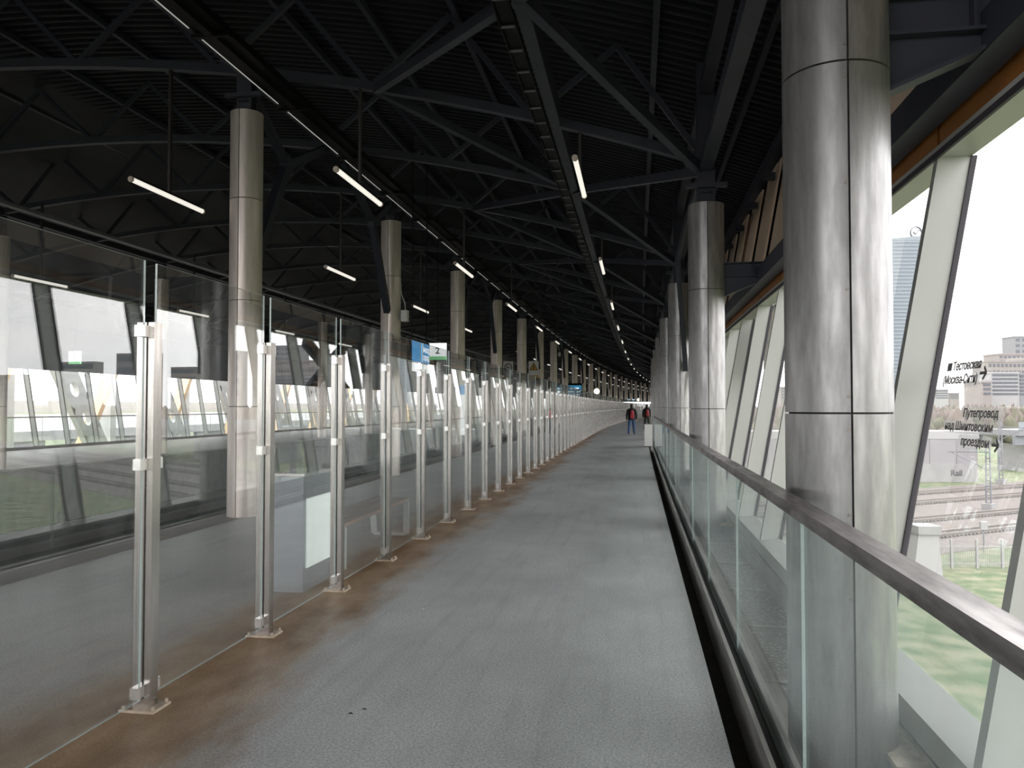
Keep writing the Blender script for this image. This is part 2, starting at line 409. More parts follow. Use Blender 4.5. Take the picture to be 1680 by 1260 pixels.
# ------------------------------------------------------------------ roof trusses
TS = [3.95 + 3.5 * j for j in range(-3, 57)]
for j, ts in enumerate(TS):
    full = (j - 3) % 2 == 0
    near = ts < 40
    ahead = ts > 0
    lab = (nth(j - 2) + ' dark steel roof truss along the hall, counted from the camera') if ahead else ('dark steel roof truss overhead behind the camera, number ' + nth(3 - j))
    t = thing('roof_truss', lab, 'truss', B(0, ts, 0), turn(ts), 'dark steel roof trusses')
    a, b = (.95, mu(.95)) if full else (-1.09, mu(-1.09))
    nn = 10 if full else 8
    nodes = arc_us(nn, a, b)
    P = [Vector((u, 0, chord_h(u))) for u in nodes]
    mb = MB()
    k = 24
    pts = [Vector((a + (b - a) * i / k, 0, 0)) for i in range(k + 1)]
    for p in pts: p.z = chord_h(p.x)
    prof = [(-.065, -.065), (.065, -.065), (.065, .065), (-.065, .065)]
    vs = []; fs = []
    for p in pts: vs += [p + Vector((0, i, q)) for i, q in prof]
    for i in range(k): fs += [(i * 4 + q, i * 4 + (q + 1) % 4, i * 4 + 4 + (q + 1) % 4, i * 4 + 4 + q) for q in range(4)]
    fs += [(3, 2, 1, 0), (k * 4, k * 4 + 1, k * 4 + 2, k * 4 + 3)]
    mb.add(vs, fs); obj('bottom_chord', mb, M['dark'], t)
    webs = []
    for i in range(nn):
        um = (nodes[i] + nodes[i + 1]) / 2; top = Vector((um, 0, deck_h(um) - .06))
        webs += [(P[i], top), (P[i + 1], top)]
    if near:
        for p, q in webs: obj('web_member', MB().beam(p, q, .075, .075), M['dark'], t)
    else:
        mb = MB()
        for p, q in webs: mb.beam(p, q, .075, .075)
        tag(obj('web_lattice', mb, M['dark'], t), kind='stuff')
    if not full:
        arms = []
        for sg in (1, -1):
            for ds in (-3.5, 3.5):
                for ue in (.9, -3.7):
                    p = Vector((-1.09, 0, chord_h(-1.09) - .02)); q = Vector((ue, ds, chord_h(ue) - (.16 if ue > 0 else .03)))
                    if sg < 0: p.x = mu(p.x); q.x = mu(q.x)
                    arms.append((p, q))
        if near:
            for p, q in arms: obj('diagonal_arm', MB().beam(p, q, .108, .125), M['dark'], t)
        else:
            mb = MB()
            for p, q in arms: mb.beam(p, q, .108, .125)
            tag(obj('diagonal_arms', mb, M['dark'], t), kind='stuff')

# ------------------------------------------------------------------ columns
def half_shell(r, h0, h1, a0, a1, n, lip=.02):
    mb = MB(); vs = []
    for k in range(n + 1):
        a = a0 + (a1 - a0) * k / n; c, s_ = math.cos(a), math.sin(a)
        vs += [((r - lip) * c, (r - lip) * s_, h0), (r * c, r * s_, h0), (r * c, r * s_, h1), ((r - lip) * c, (r - lip) * s_, h1)]
    side = [(k * 4 + 1, k * 4 + 5, k * 4 + 6, k * 4 + 2) for k in range(n)]
    rim = [(k * 4, k * 4 + 4, k * 4 + 5, k * 4 + 1) for k in range(n)] + [(k * 4 + 2, k * 4 + 6, k * 4 + 7, k * 4 + 3) for k in range(n)]
    rim += [(0, 1, 2, 3), (n * 4 + 3, n * 4 + 2, n * 4 + 1, n * 4)]
    mb.add(vs, side, 0, True); mb.add(vs, rim, 0); return mb
SEAM = -math.pi / 2
def column_spec(r, joints, mat, n, gap, posttop, rivets):
    """list of (part name, mesh, sub-parts)"""
    spec = [('core', MB().cyl((0, 0, joints[0] - .02), (0, 0, joints[-1] - .012), r - .018, n * 2).mesh('core', M['core']), [])]
    ga = gap / r / 2
    for i in range(len(joints) - 1):
        h0, h1 = joints[i] + (gap / 2 if i else 0), joints[i + 1] - gap / 2
        for a in (SEAM, SEAM + math.pi):
            me = half_shell(r, h0, h1, a + ga, a + math.pi - ga, n).mesh('cladding_panel', mat); subs = []
            if rivets:
                hh = h0 + .07
                while hh < h1:
                    for da in (.055,):
                        aa = (SEAM - da) if a != SEAM else None
                        if aa is not None:
                            p = Vector((math.cos(aa) * (r - .002), math.sin(aa) * (r - .002), hh)); q = p + Vector((math.cos(aa), math.sin(aa), 0)) * .007
                            subs.append(('rivet', MB().cyl(p, q, .008, 8).mesh('rivet', M['railsteel'])))
                    hh += (h1 - h0 - .14) / (5 if h1 - h0 > 2 else 3) - 1e-4
            spec.append(('cladding_panel', me, subs))
    top = joints[-1]; w = r * .95
    spec.append(('steel_post', MB().ibeam((0, 0, top - .05), (0, 0, posttop), w, w, .035, 0, (0, 1, 0)).mesh('steel_post', M['dark']), []))
    mb = MB().box((-r * 1.12, -w / 2 - .07, top + .2), (r * 1.12, -w / 2 + .01, top + .26)); spec.append(('splice_plate', mb.mesh('splice_plate', M['dark']), []))
    for x in (-.6, -.2, .2, .6):
        spec.append(('bolt', MB().cyl((x * w / 2, -w / 2 + .02, top + .15), (x * w / 2, -w / 2 - .04, top + .15), .018, 6).mesh('bolt', M['dark']), []))
    return spec
def place(name, label, cat, group, loc, rz, spec):
    t = thing(name, label, cat, loc, rz, group)
    for pn, me, subs in spec:
        o = link(pn, me, t)
        for sn, sme in subs: link(sn, sme, o)
    return t

RJ = [-.45, 1.57, 3.16, 4.33]
specR1 = column_spec(.24, RJ, M['col'], 28, .009, 6.25, True)
specR = column_spec(.24, RJ, M['col'], 18, .009, 6.25, False)
LJ = [0.0, 1.60, 3.15, 4.65, 5.96]
specL = column_spec(.235, LJ, M['col_l'], 14, .012, chord_h(-5.70) - .1, False)
specO = column_spec(.235, LJ, M['col_l'], 8, .012, chord_h(-5.70) - .1, False)
def bracket(mir=1):
    """cantilever bracket from a right column out to the leaning wall"""
    x0, x1 = .225, .85; mb = MB()
    mb.box((x0, -.008, 3.35), (x1, .008, 3.525))                 # web
    mb.prism([(x0, 3.09), (x1, 3.35), (x0, 3.35)], 1, -.008, .008)
    for h in (3.345, 3.525): mb.box((x0, -.07, h - .008), (x1 + .02, .07, h + .008))
    for x in (.60, .83): mb.box((x, -.065, 3.35), (x + .013, .065, 3.525))
    mb.beam((x0, 0, 3.083), (x1, 0, 3.342), .125, .02, 0, (0, 0, 1))
    return mb.mesh('wall_bracket', M['dark'])
BR = bracket()
def knee(r, sg, foot, node_h, far):
    n = Vector((.0, sg * 1.35, node_h)); out = []
    out.append(('knee_strut', MB().beam((0, sg * (r + .03), foot), n, .13, .17).mesh('knee_strut', M['dark']), []))
    out.append(('knee_arm', MB().beam(n, (0, sg * (r * .5), 6.35), .11, .14).mesh('knee_arm', M['dark']), []))
    out.append(('knee_arm', MB().beam(n, (.0, sg * 3.1, far), .11, .14).mesh('knee_arm', M['dark']), []))
    out.append(('gusset', MB().box((-.07, n.y - .12, n.z - .14), (.07, n.y + .12, n.z + .12)).mesh('gusset', M['dark']), []))
    return out
kneeA, kneeB = knee(.235, 1, 3.8, 5.6, 6.45), knee(.235, -1, 3.8, 5.65, 6.45)
kneeR = [('knee_strut', MB().beam((.125, -.262, 2.41), (-.125, -2.06, 4.475), .094, .125).mesh('knee_strut', M['dark']), []),
         ('knee_arm', MB().beam((-.125, -2.06, 4.475), (0, -3.4, 5.1), .08, .106).mesh('knee_arm', M['dark']), []),
         ('knee_arm', MB().beam((-.125, -2.06, 4.475), (0, -.125, 4.79), .08, .106).mesh('knee_arm', M['dark']), []),
         ('gusset', MB().box((-.175, -2.15, 4.38), (-.075, -1.97, 4.57)).mesh('gusset', M['dark']), [])]
for k, s in enumerate(RS):
    if s < 0: lab = 'thick steel-clad column behind the camera at the right windows, ' + ('farther' if k == 0 else 'nearer') + ' of two'
    elif k == 2: lab = 'nearest and largest brushed steel clad column, beside the glass railing'
    else: lab = nth(k - 1) + ' thick brushed steel column of the right-hand row by the leaning windows'
    t = place('steel_column', lab, 'column', 'thick steel columns by the windows', B(.953, s, 0), turn(s), (specR1 if k == 2 else specR) + (kneeR if k > 2 and k % 2 == 0 else []))
    link('wall_bracket', BR, t)
    mb = MB().box((.156, -.31, -.4), (.29, .31, .05))
    bb = obj('base_bracket', mb, M['cabdark'], t); obj('top_plate', MB().box((.14, -.33, .05), (.30, .33, .07)), M['plate'], bb)
for k, s in enumerate(LS):
    if s < 4: lab = 'slim steel column of the platform row left of the view, ' + nth(3 - k) + ' behind the first visible'
    else: lab = nth(k - 2) + ' slim steel column behind the glass screen on the platform, from the camera'
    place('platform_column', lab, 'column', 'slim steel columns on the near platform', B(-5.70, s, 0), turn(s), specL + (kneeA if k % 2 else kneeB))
for k, s in enumerate(LS[:24]):
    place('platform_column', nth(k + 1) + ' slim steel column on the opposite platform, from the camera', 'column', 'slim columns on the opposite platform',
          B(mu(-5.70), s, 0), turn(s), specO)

# ------------------------------------------------------------------ right wall: leaning fins, panes, fascia, cladding
WS = [5.0 + 1.75 * k for k in range(-14, 128)]
mb = MB()
ui, uo = wall_u(SILL), wall_u(SILL) + FIN
mb.run([(ui - .02, SILL - .16), (uo, SILL - .16), (uo, SILL), (ui - .02, SILL - .03)], S0, S1, 12)
wr = struct('wall_right', mb, M['white'])
mb = MB(); mb.run([(ui - .025, SILL - .40), (uo, SILL - .40), (uo, SILL - .162), (ui - .025, SILL - .162)], S0, S1, 12); obj('sill_beam', mb, M['dark'], wr)
ui, uo = wall_u(HEAD), wall_u(HEAD) + FIN
mb = MB(); mb.run([(ui, HEAD), (uo, HEAD), (uo, HEAD + .075), (ui, HEAD + .075)], S0, S1, 12); obj('header', mb, M['white'], wr)
mb = MB(); mb.run(rect(ui - .02, ui - .002, HEAD - .008, HEAD + .03), S0, S1, 12); obj('header_trim', mb, M['gasket'], wr)
mb = MB(); mb.run(rect(1.60, 1.755, 3.24, 3.44), S0, S1, 12); obj('edge_beam', mb, M['dark'], wr)
mb = MB(); mb.run(rect(2.08, 2.24, 5.44, 5.63), S0, S1, 12); obj('eaves_beam', mb, M['dark'], wr)
mb = MB(); mb.run([(wall_u(3.15) + .075, 3.15), (wall_u(3.15) + .2, 3.15), (wall_u(6.0) + .2, 6.0), (wall_u(6.0) + .075, 6.0)], S0, S1, 12); obj('backing_sheet', mb, M['dark2'], wr)
def fin_mesh(h0, h1, sg=1):
    a, b = wall_u(h0), wall_u(h1); mb = MB(); t = .032
    def V(u, y, h): return (u * sg, y, h)
    vs = [V(a, -t, h0), V(a + FIN, -t, h0), V(a + FIN, t, h0), V(a, t, h0), V(b, -t, h1), V(b + FIN, -t, h1), V(b + FIN, t, h1), V(b, t, h1)]
    mb.add(vs, [(0, 3, 2, 1), (4, 5, 6, 7), (0, 1, 5, 4), (1, 2, 6, 5), (2, 3, 7, 6), (3, 0, 4, 7)])
    e = .011
    vs = [V(a + FIN - .002, -t - e, h0), V(a + FIN + .03, -t - e, h0), V(a + FIN + .03, t + e, h0), V(a + FIN - .002, t + e, h0)]
    vs += [V(b + FIN - .002, -t - e, h1), V(b + FIN + .03, -t - e, h1), V(b + FIN + .03, t + e, h1), V(b + FIN - .002, t + e, h1)]
    return mb.mesh('mullion', M['white']), MB().add(vs, [(0, 3, 2, 1), (4, 5, 6, 7), (0, 1, 5, 4), (1, 2, 6, 5), (2, 3, 7, 6), (3, 0, 4, 7)]).mesh('gasket', M['gasket'])
def pane_mesh(h0, h1, length, sg=1, off=FIN + .012, nm='pane'):
    a, b = wall_u(h0) + off, wall_u(h1) + off; y0, y1 = .045, length - .045
    vs = [(a * sg, y0, h0), (a * sg, y1, h0), (b * sg, y1, h1), (b * sg, y0, h1)]
    return MB().add(vs, [(0, 1, 2, 3)] if sg < 0 else [(3, 2, 1, 0)]).mesh(nm, M['winglass'])
finm, gasm = fin_mesh(SILL - .02, HEAD); panem = pane_mesh(SILL - .02, HEAD, 1.75)
fasc = MB().box((1.79, .02, HEAD + .08), (1.805, 1.73, 3.30)).mesh('fascia_panel', M['orange'])
def clad(y0, y1, h0, h1, d=0.0):
    a, b = wall_u(h0) - d, wall_u(h1) - d; th = .03
    vs = [(a, y0, h0), (a + th, y0, h0), (a + th, y1, h0), (a, y1, h0), (b, y0, h1), (b + th, y0, h1), (b + th, y1, h1), (b, y1, h1)]
    return MB().add(vs, [(0, 3, 2, 1), (4, 5, 6, 7), (0, 1, 5, 4), (1, 2, 6, 5), (2, 3, 7, 6), (3, 0, 4, 7)]).mesh('cladding_panel', M['tan'])
cladA, cladB = clad(.02, .81, 3.30, 5.26, .04), clad(.875, 1.72, 3.30, 5.48, -.02)
frm = MB()
for (y0, y1, h0, h1) in ((1.0, 1.05, 3.85, 5.16), (1.54, 1.59, 3.85, 5.16), (1.0, 1.59, 3.85, 3.905), (1.0, 1.59, 5.105, 5.16)):
    a, b = wall_u(h0) - .012, wall_u(h1) - .012; th = .03
    vs = [(a, y0, h0), (a + th, y0, h0), (a + th, y1, h0), (a, y1, h0), (b, y0, h1), (b + th, y0, h1), (b + th, y1, h1), (b, y1, h1)]
    frm.add(vs, [(0, 3, 2, 1), (4, 5, 6, 7), (0, 1, 5, 4), (1, 2, 6, 5), (2, 3, 7, 6), (3, 0, 4, 7)])
frm = frm.mesh('hatch_frame', M['wood'])
blk = MB().box((1.91, .16, 4.99), (2.07, .28, 5.09)).mesh('fixing_block', M['dark'])
for k, s in enumerate(WS):
    lc, rz = B(0, s, 0), turn(s)
    f = link('mullion', finm, wr, lc, rz); link('gasket', gasm, f)
    link('pane', panem, wr, lc, rz)
    link('fascia_panel', fasc, wr, lc, rz)
    link('cladding_panel', cladA, wr, lc, rz); link('cladding_panel', cladB, wr, lc, rz)
    if s < 44:
        link('fixing_block', blk, wr, lc, rz)
        if k % 3 == 1: link('hatch_frame', frm, wr, lc, rz)

mb = MB(); mb.run(rect(2.30, 2.75, 5.75, 6.1), S0, S1, 12); obj('eaves_closure', mb, M['dark'], wr)
# braces with amber lining just outside the right-hand windows
t = thing('window_brace', 'dark crossed brace lined with amber panels outside the right windows', 'brace')
for s_a, s_b in ((16.8, 19.2), (19.2, 16.8)):
    obj('arm', MB().beam(B(2.05, s_a, 1.95), B(2.15, s_b, 3.1), .10, .30), M['dark'], t); obj('lining', MB().beam(B(1.98, s_a, 1.95), B(2.08, s_b, 3.1), .02, .16), M['orange'], t)
t = thing('window_brace', 'amber panelled stub wall in a dark frame outside the right windows', 'brace')
obj('frame', MB().box((2.10, 12.4, 2.15), (2.16, 13.35, 3.1)), M['dark'], t)
for k in range(2):
    for j in range(2): obj('panel', MB().box((2.07, 12.44 + k * .45, 2.2 + j * .44), (2.10, 12.85 + k * .45, 2.6 + j * .44)), M['orange'], t)

# opposite wall, seen through the screen
HL = 3.07
mb = MB(); mb.run([(mu(wall_u(0)), -.3), (mu(wall_u(0)) - FIN, -.3), (mu(wall_u(0)) - FIN, 0.0), (mu(wall_u(0)), 0.0)], S0, S1, 12)
wl = struct('wall_left', mb, M['white'])
mb = MB(); a, b = mu(wall_u(HL)), mu(wall_u(6.0))
mb.run([(a, HL), (b, 6.0), (b - .1, 6.0), (a - .1, HL)], S0, S1, 12); obj('upper_cladding', mb, M['dark'], wl)
finl, gasl = fin_mesh(0.0, HL, -1); panel = pane_mesh(0, HL, 1.75, -1)
for k, s in enumerate(WS[:95]):
    lc, rz = B(2 * UC, s, 0), turn(s)
    f = link('mullion', finl, wl, lc, rz); link('gasket', gasl, f); link('pane', panel, wl, lc, rz)

mb = MB(); mb.box((bend(-28, S1), S1, 2.9), (bend(5, S1), S1 + .3, 12)); struct('wall_end', mb, M['dark'])  # added dark panel shutting out the sky where the hall runs on
# ------------------------------------------------------------------ maintenance walkway outside the railing
cw = thing('catwalk', 'studded steel maintenance walkway sunk between glass railing and windows', 'walkway')
for u0, u1, h0, h1 in ((.757, .86, -.16, -.106), (.678, .735, -.2, -.05), (1.236, 1.252, -.16, .085)):
    mb = MB(); mb.run(rect(u0, u1, h0, h1), S0, 70, 8); obj('edge_bar', mb, M['slab'] if u0 < .7 else M['kerb'], cw)
pl = MB().box((.866, .018, -.141), (1.234, 1.257, -.119)).mesh('tread_plate', M['stud'])
fl = MB().box((.74, -.016, -.13), (1.235, .016, -.104)).mesh('cross_bar', M['kerb'])
s = 5.16 - 1.275 * 6
while s < 44:
    lc, rz = B(0, s, 0), turn(s); link('tread_plate', pl, cw, lc, rz); link('cross_bar', fl, cw, lc, rz); s += 1.275

# ------------------------------------------------------------------ glass screen
scn = thing('glass_screen', 'long tall screen of clear glass panes on steel posts left of the walkway', 'screen')
PS = [3.91 + 1.37 * k for k in range(-5, 150)]
postm = MB().box((-.05, -.036, .012), (.05, .036, 2.05)).mesh('post', M['post'])
basem = MB().box((-.10, -.08, 0), (.10, .08, .014)).mesh('base_plate', M['plate'])
anch = [MB().cyl((x, y, .013), (x, y, .032), .011, 6).mesh('anchor_bolt', M['plate']) for x in (-.083, .083) for y in (-.063, .063)]
clips = []
for h in (2.0, 1.295, .105):
    for sg in (-1, 1):
        clips.append(MB().box((-.022, sg * .037 if sg > 0 else -.10, h - .03), (.022, .10 if sg > 0 else -.037, h + .03)).mesh('clip', M['clip']))
allclips = MB()
for h in (2.0, 1.295, .105):
    for sg in (-1, 1): allclips.box((-.022, min(sg * .037, sg * .10), h - .03), (.022, max(sg * .037, sg * .10), h + .03))
allclips = allclips.mesh('clips', M['clip'])
def sheet(y0, y1, h0, h1, th, mats):
    mb = MB(); x = th / 2
    vs = [(-x, y0, h0), (x, y0, h0), (x, y1, h0), (-x, y1, h0), (-x, y0, h1), (x, y0, h1), (x, y1, h1), (-x, y1, h1)]
    mb.add(vs, [(1, 2, 6, 5), (3, 0, 4, 7)], 0); mb.add(vs, [(0, 3, 2, 1), (4, 5, 6, 7), (0, 1, 5, 4), (2, 3, 7, 6)], 1)
    return mb.mesh('pane', mats)
scpane = sheet(.052, 1.37 - .052, .055, 2.38, .012, [M['glass'], M['edgeg']])
for k, s in enumerate(PS):
    if s > 215: break
    lc, rz = B(PU, s, 0), turn(s)
    p = link('post', postm, scn, lc, rz)
    if s < 40:
        link('base_plate', basem, p)
        if s < 12:
            for a in anch: link('anchor_bolt', a, p)
        for c in clips: link('clip', c, p)
    else: tag(link('clips', allclips, p), kind='stuff')
    link('pane', scpane, scn, lc, rz)

# ------------------------------------------------------------------ glass railing
def railing(name, label, sg, s_from, s_to, step, off):
    r = thing(name, label, 'railing')
    def U(u): return u if sg > 0 else mu(u)
    def pr(a, b, c, d): return rect(min(U(a), U(b)), max(U(a), U(b)), c, d)
    mb = MB(); mb.run(pr(RU - .005, RU + .075, 1.175, 1.222), s_from, s_to, 6); obj('handrail', mb, M['rail'], r)
    mb = MB(); mb.run(pr(RU - .043, RU - .02, -.16, .085), s_from, s_to, 6); obj('kerb_channel', mb, M['kerb'], r)
    mb = MB(); mb.run(pr(RU - .02, RU + .02, -.16, .06), s_from, s_to, 6); obj('gasket_strip', mb, M['dark2'], r)
    mb = MB(); mb.run(pr(RU + .05, RU + .075, -.16, .10), s_from, s_to, 6); obj('kerb_channel', mb, M['kerb'], r)
    me = sheet(.004, step - .004, .05, 1.176, .012, [M['railglass'], M['edged']])
    s = off - step * math.floor((off - s_from) / step)
    while s + step <= s_to + .01:
        link('pane', me, r, B(U(RU + .035), s, 0), turn(s)); s += step
    return r
railing('glass_railing', 'chest-high glass railing with dark steel handrail along the right walkway edge', 1, -4.8, 31.2, 2.0, 3.2)
railing('glass_railing', 'glass railing along the opposite platform windows, seen through the screen', -1, -4.3, 90, 1.5, 3.2)

# ------------------------------------------------------------------ hanging tube lamps
ROWS = [(-.75, 'over the walkway'), (-3.94, 'over the near platform'), (-6.94, 'over the near track'), (-14.9, 'over the far track')]
tubem = MB().cyl((0, -.91, 0), (0, .91, 0), .035, 12).mesh('tube', M['lamp'])
capm = [MB().cyl((0, y0, 0), (0, y1, 0), .041, 12).mesh('end_cap', M['lampcap']) for y0, y1 in ((-.94, -.91), (.91, .94))]
spinem = MB().box((-.02, -.75, .035), (.02, .75, .063)).mesh('spine', M['dark2'])
LH = 4.77
for u, where in ROWS:
    hang = chord_h(u) + .02 - LH
    rodm = MB().box((-.019, -.028, .06), (.019, .028, hang)).mesh('hanger', M['rod'])
    for k in range(-1, 30):
        s = 3.95 + 7.0 * k
        if u < -10 and k > 12: break
        lab = (nth(k + 1) if k > -1 else 'rearmost') + ' white tube lamp of the hanging row ' + where
        t = thing('tube_lamp', lab, 'lamp', B(u, s, LH), turn(s), 'tube lamps ' + where)
        link('tube', tubem, t)
        for c in capm: link('end_cap', c, t)
        link('spine', spinem, t); link('hanger', rodm, t)

# ------------------------------------------------------------------ cable trays
t = thing('cable_ladder', 'dark cable ladder with pale rungs hung beside the roof beam over the walkway', 'cable tray')
hh = chord_h(-1.22) - .14
for a in (-1.35, -1.19):
    mb = MB(); mb.run(rect(a - .008, a + .008, hh, hh + .056), -14, S1, 8); obj('side_rail', mb, M['dark2'], t)
mb = MB(); s = -10
while s < 150:
    p = B(-1.345, s, hh + .013); q = B(-1.195, s, hh + .013); mb.beam(p, q, .038, .016); s += .56
tag(obj('rungs', mb, M['cabdark'], t), kind='stuff')
mb = MB(); mb.run(rect(-1.335, -1.205, hh + .03, hh + .045), -14, S1, 8); obj('cables', mb, M['dark2'], t)
t = thing('cable_tray', 'black cable tray with bright edge strip running past the platform column heads', 'cable tray')
hh = 6.22
mb = MB(); mb.run([(-5.36, hh), (-4.96, hh), (-4.96, hh + .10), (-4.98, hh + .10), (-4.98, hh + .015), (-5.34, hh + .015), (-5.34, hh + .10), (-5.36, hh + .10)], -14, S1, 8)
obj('tray', mb, M['dark2'], t)
mb = MB(); mb.run(rect(-5.22, -5.12, hh - .05, hh - .001), -14, S1, 8); obj('conduit', mb, M['dark2'], t)
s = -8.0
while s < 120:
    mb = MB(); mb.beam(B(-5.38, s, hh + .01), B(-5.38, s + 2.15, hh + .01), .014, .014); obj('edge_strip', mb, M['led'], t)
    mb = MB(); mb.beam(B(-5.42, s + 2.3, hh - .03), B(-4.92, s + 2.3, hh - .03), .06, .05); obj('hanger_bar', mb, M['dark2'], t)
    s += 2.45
t = thing('cable_tray', 'thin pale cable duct under the roof above the tracks', 'cable tray')
mb = MB(); mb.run(rect(-14.5, -14.3, 6.25, 6.33), -14, S1, 10); obj('duct', mb, M['mast'], t)

# ------------------------------------------------------------------ text helper
def text_mesh(body, size, mat, ext=.002, align='LEFT', shear=0.0):
    cu = bpy.data.curves.new('lettering', 'FONT'); cu.body = body; cu.size = size; cu.extrude = ext; cu.align_x = align; cu.shear = shear; cu.offset = size * .022; cu.resolution_u = 3
    o = bpy.data.objects.new('tmp', cu); COL.objects.link(o)
    bpy.context.view_layer.update()
    me = bpy.data.meshes.new_from_object(o.evaluated_get(bpy.context.evaluated_depsgraph_get()))
    bpy.data.objects.remove(o, do_unlink=True); bpy.data.curves.remove(cu)
    me.name = 'lettering'; me.materials.clear(); me.materials.append(mat); return me
def orient(o, x, y, loc):
    x = Vector(x).normalized(); y = Vector(y).normalized(); z = x.cross(y)
    o.matrix_world = Matrix(((x.x, y.x, z.x, loc[0]), (x.y, y.y, z.y, loc[1]), (x.z, y.z, z.z, loc[2]), (0, 0, 0, 1)))

# window decals on the pane between the two nearest fins in view
up = Vector((LEAN, 0, 1)).normalized()
def on_glass(s, h, d=0.0): return B(wall_u(h) + FIN + .008 - d, s, h)
KD = .625
def kh(h): return EYE + (h - EYE) * KD
def decal(name, label, lines, films, arrow, xs=1.2):
    t = thing(name, label, 'decal')
    lines = [(b_, s_ * KD, kh(h_), z_ * KD) for b_, s_, h_, z_ in lines]; films = [(a_ * KD, b_ * KD, kh(c_), kh(d_)) for a_, b_, c_, d_ in films]
    arrow = (arrow[0] * KD, kh(arrow[1]), arrow[2] * KD)
    for (a0, a1, h0, h1) in films:
        p = [on_glass(a0, h0), on_glass(a1, h0), on_glass(a1, h1), on_glass(a0, h1)]
        q = [v - Vector((.003, 0, 0)) for v in p]
        mb = MB().add(p + q, [(0, 1, 2, 3), (7, 6, 5, 4), (0, 4, 5, 1), (1, 5, 6, 2), (2, 6, 7, 3), (3, 7, 4, 0)]); obj('film', mb, M['film'], t)
    for body, s, h, size in lines:
        o = link('lettering', text_mesh(body, size, M['letter'], .001), t); orient(o, (0, -1, 0), up, on_glass(s, h, .008)); o.scale = (xs, 1.06, 1)
    s, h, w_ = arrow
    mb = MB()
    for pts in ([(s, h), (s - w_, h)], [(s - w_ * .55, h + w_ * .42), (s - w_, h)], [(s - w_ * .55, h - w_ * .42), (s - w_, h)]):
        mb.beam(on_glass(*pts[0], .008), on_glass(*pts[1], .008), .003, .014, 0, up)
    obj('arrow', mb, M['letter'], t)
decal('window_decal', 'upper grey lettering decal with arrow on the window pane by the nearest column',
      [('Тестовская', 7.48, 1.915, .100), ('(Москва-Сити)', 7.66, 1.80, .100)], [(7.68, 6.92, 1.76, 2.06)], (6.90, 1.87, .12), 1.03)
mb = MB(); p = [on_glass(a_ * KD, kh(b_), .008) for a_, b_ in ((7.60, 1.915), (7.505, 1.915), (7.505, 1.985), (7.60, 1.985))]
q = [v - Vector((.002, 0, 0)) for v in p]
mb.add(p + q, [(0, 1, 2, 3), (7, 6, 5, 4), (0, 4, 5, 1), (1, 5, 6, 2), (2, 6, 7, 3), (3, 7, 4, 0)])
dd = [o for o in bpy.data.objects if o.name.startswith('window_decal')][0]
bdg = obj('badge', mb, M['letter'], dd)
o = link('lettering', text_mesh('D1', .038, M['bwhite'], .001), bdg); orient(o, (0, -1, 0), up, on_glass(7.59 * KD, kh(1.93), .012))
decal('window_decal', 'lower grey lettering decal of three lines with arrow on the window pane',
      [('Путепровод', 7.09, 1.515, .092), ('над Шмитовским', 7.43, 1.405, .093), ('проездом', 7.04, 1.285, .092)],
      [(7.15, 6.38, 1.49, 1.60), (7.49, 6.42, 1.375, 1.485), (7.12, 6.50, 1.25, 1.37)], (6.46, 1.31, .11))

# ------------------------------------------------------------------ furniture on the platform and walkway
M['cab'] = plain('grey_cabinet_steel', (.30, .32, .34), rough=.4, metal=.3)
M['poster'] = emit('backlit_white_panel', (.80, .86, .82), .45)  # glow added to a plain white panel to brighten it
t = thing('info_cabinet', 'grey metal cabinet with white side panel standing behind the glass screen', 'cabinet', B(-2.98, 6.62, 0))
obj('body', MB().box((-.17, -.12, 0), (.15, .52, 1.0)), M['cab'], t)
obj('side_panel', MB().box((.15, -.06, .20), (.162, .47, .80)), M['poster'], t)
obj('top_rail', MB().box((-.18, -.13, 1.0), (.16, .53, 1.02)), M['post'], t)
t = thing('bench', 'slatted wooden bench with white steel end frames behind the glass screen', 'bench', B(-3.03, 8.80, 0))
for i in range(4):
    x = -.225 + i * .118
    obj('slat', MB().box((x, -1.55, .43), (x + .105, .85, .465)), M['wood'], t)
for y in (-1.4, .78):
    mb = MB()
    pts = [(.21, .42), (.21, .02), (-.20, .02), (-.235, .42)]
    for a, b in zip(pts[:-1], pts[1:]): mb.beam((a[0], y, a[1]), (b[0], y, b[1]), .07, .035)
    mb.box((-.235, y - .035, .40), (.225, y + .035, .43)); obj('end_frame', mb, M['white'], t)
t = thing('utility_cabinet', 'small white box cabinet standing at the end of the glass railing', 'cabinet', B(.43, 31.95, 0))
obj('body', MB().box((-.16, -.14, .03), (.15, .14, .88)), M['whiteplastic'], t)
obj('lid', MB().box((-.17, -.15, .88), (.16, .15, .905)), M['white'], t)
obj('plinth', MB().box((-.14, -.12, 0), (.13, .12, .03)), M['dark2'], t)

# ------------------------------------------------------------------ signs and displays on the platform
M['sblue'] = emit('blue_sign_face', (.07, .26, .52), 1.3)
M['swhite'] = emit('white_sign_face', (.85, .87, .88), 1.2)
M['sred'] = plain('sign_red', (.6, .05, .05), rough=.5)
M['sgreen'] = emit('green_sign_band', (.25, .75, .33), .6)
M['syellow'] = plain('warning_yellow', (.62, .33, .02), rough=.5)
M['screen'] = emit('lit_display', (.62, .82, .95), 2.2)
M['screenb'] = emit('blue_display', (.03, .16, .28), 1.0)
M['globe'] = emit('lit_clock_face', (1.0, .93, .72), 2.6)
M['signface'] = plain('white_sign_plate', (.72, .70, .70), rough=.4)

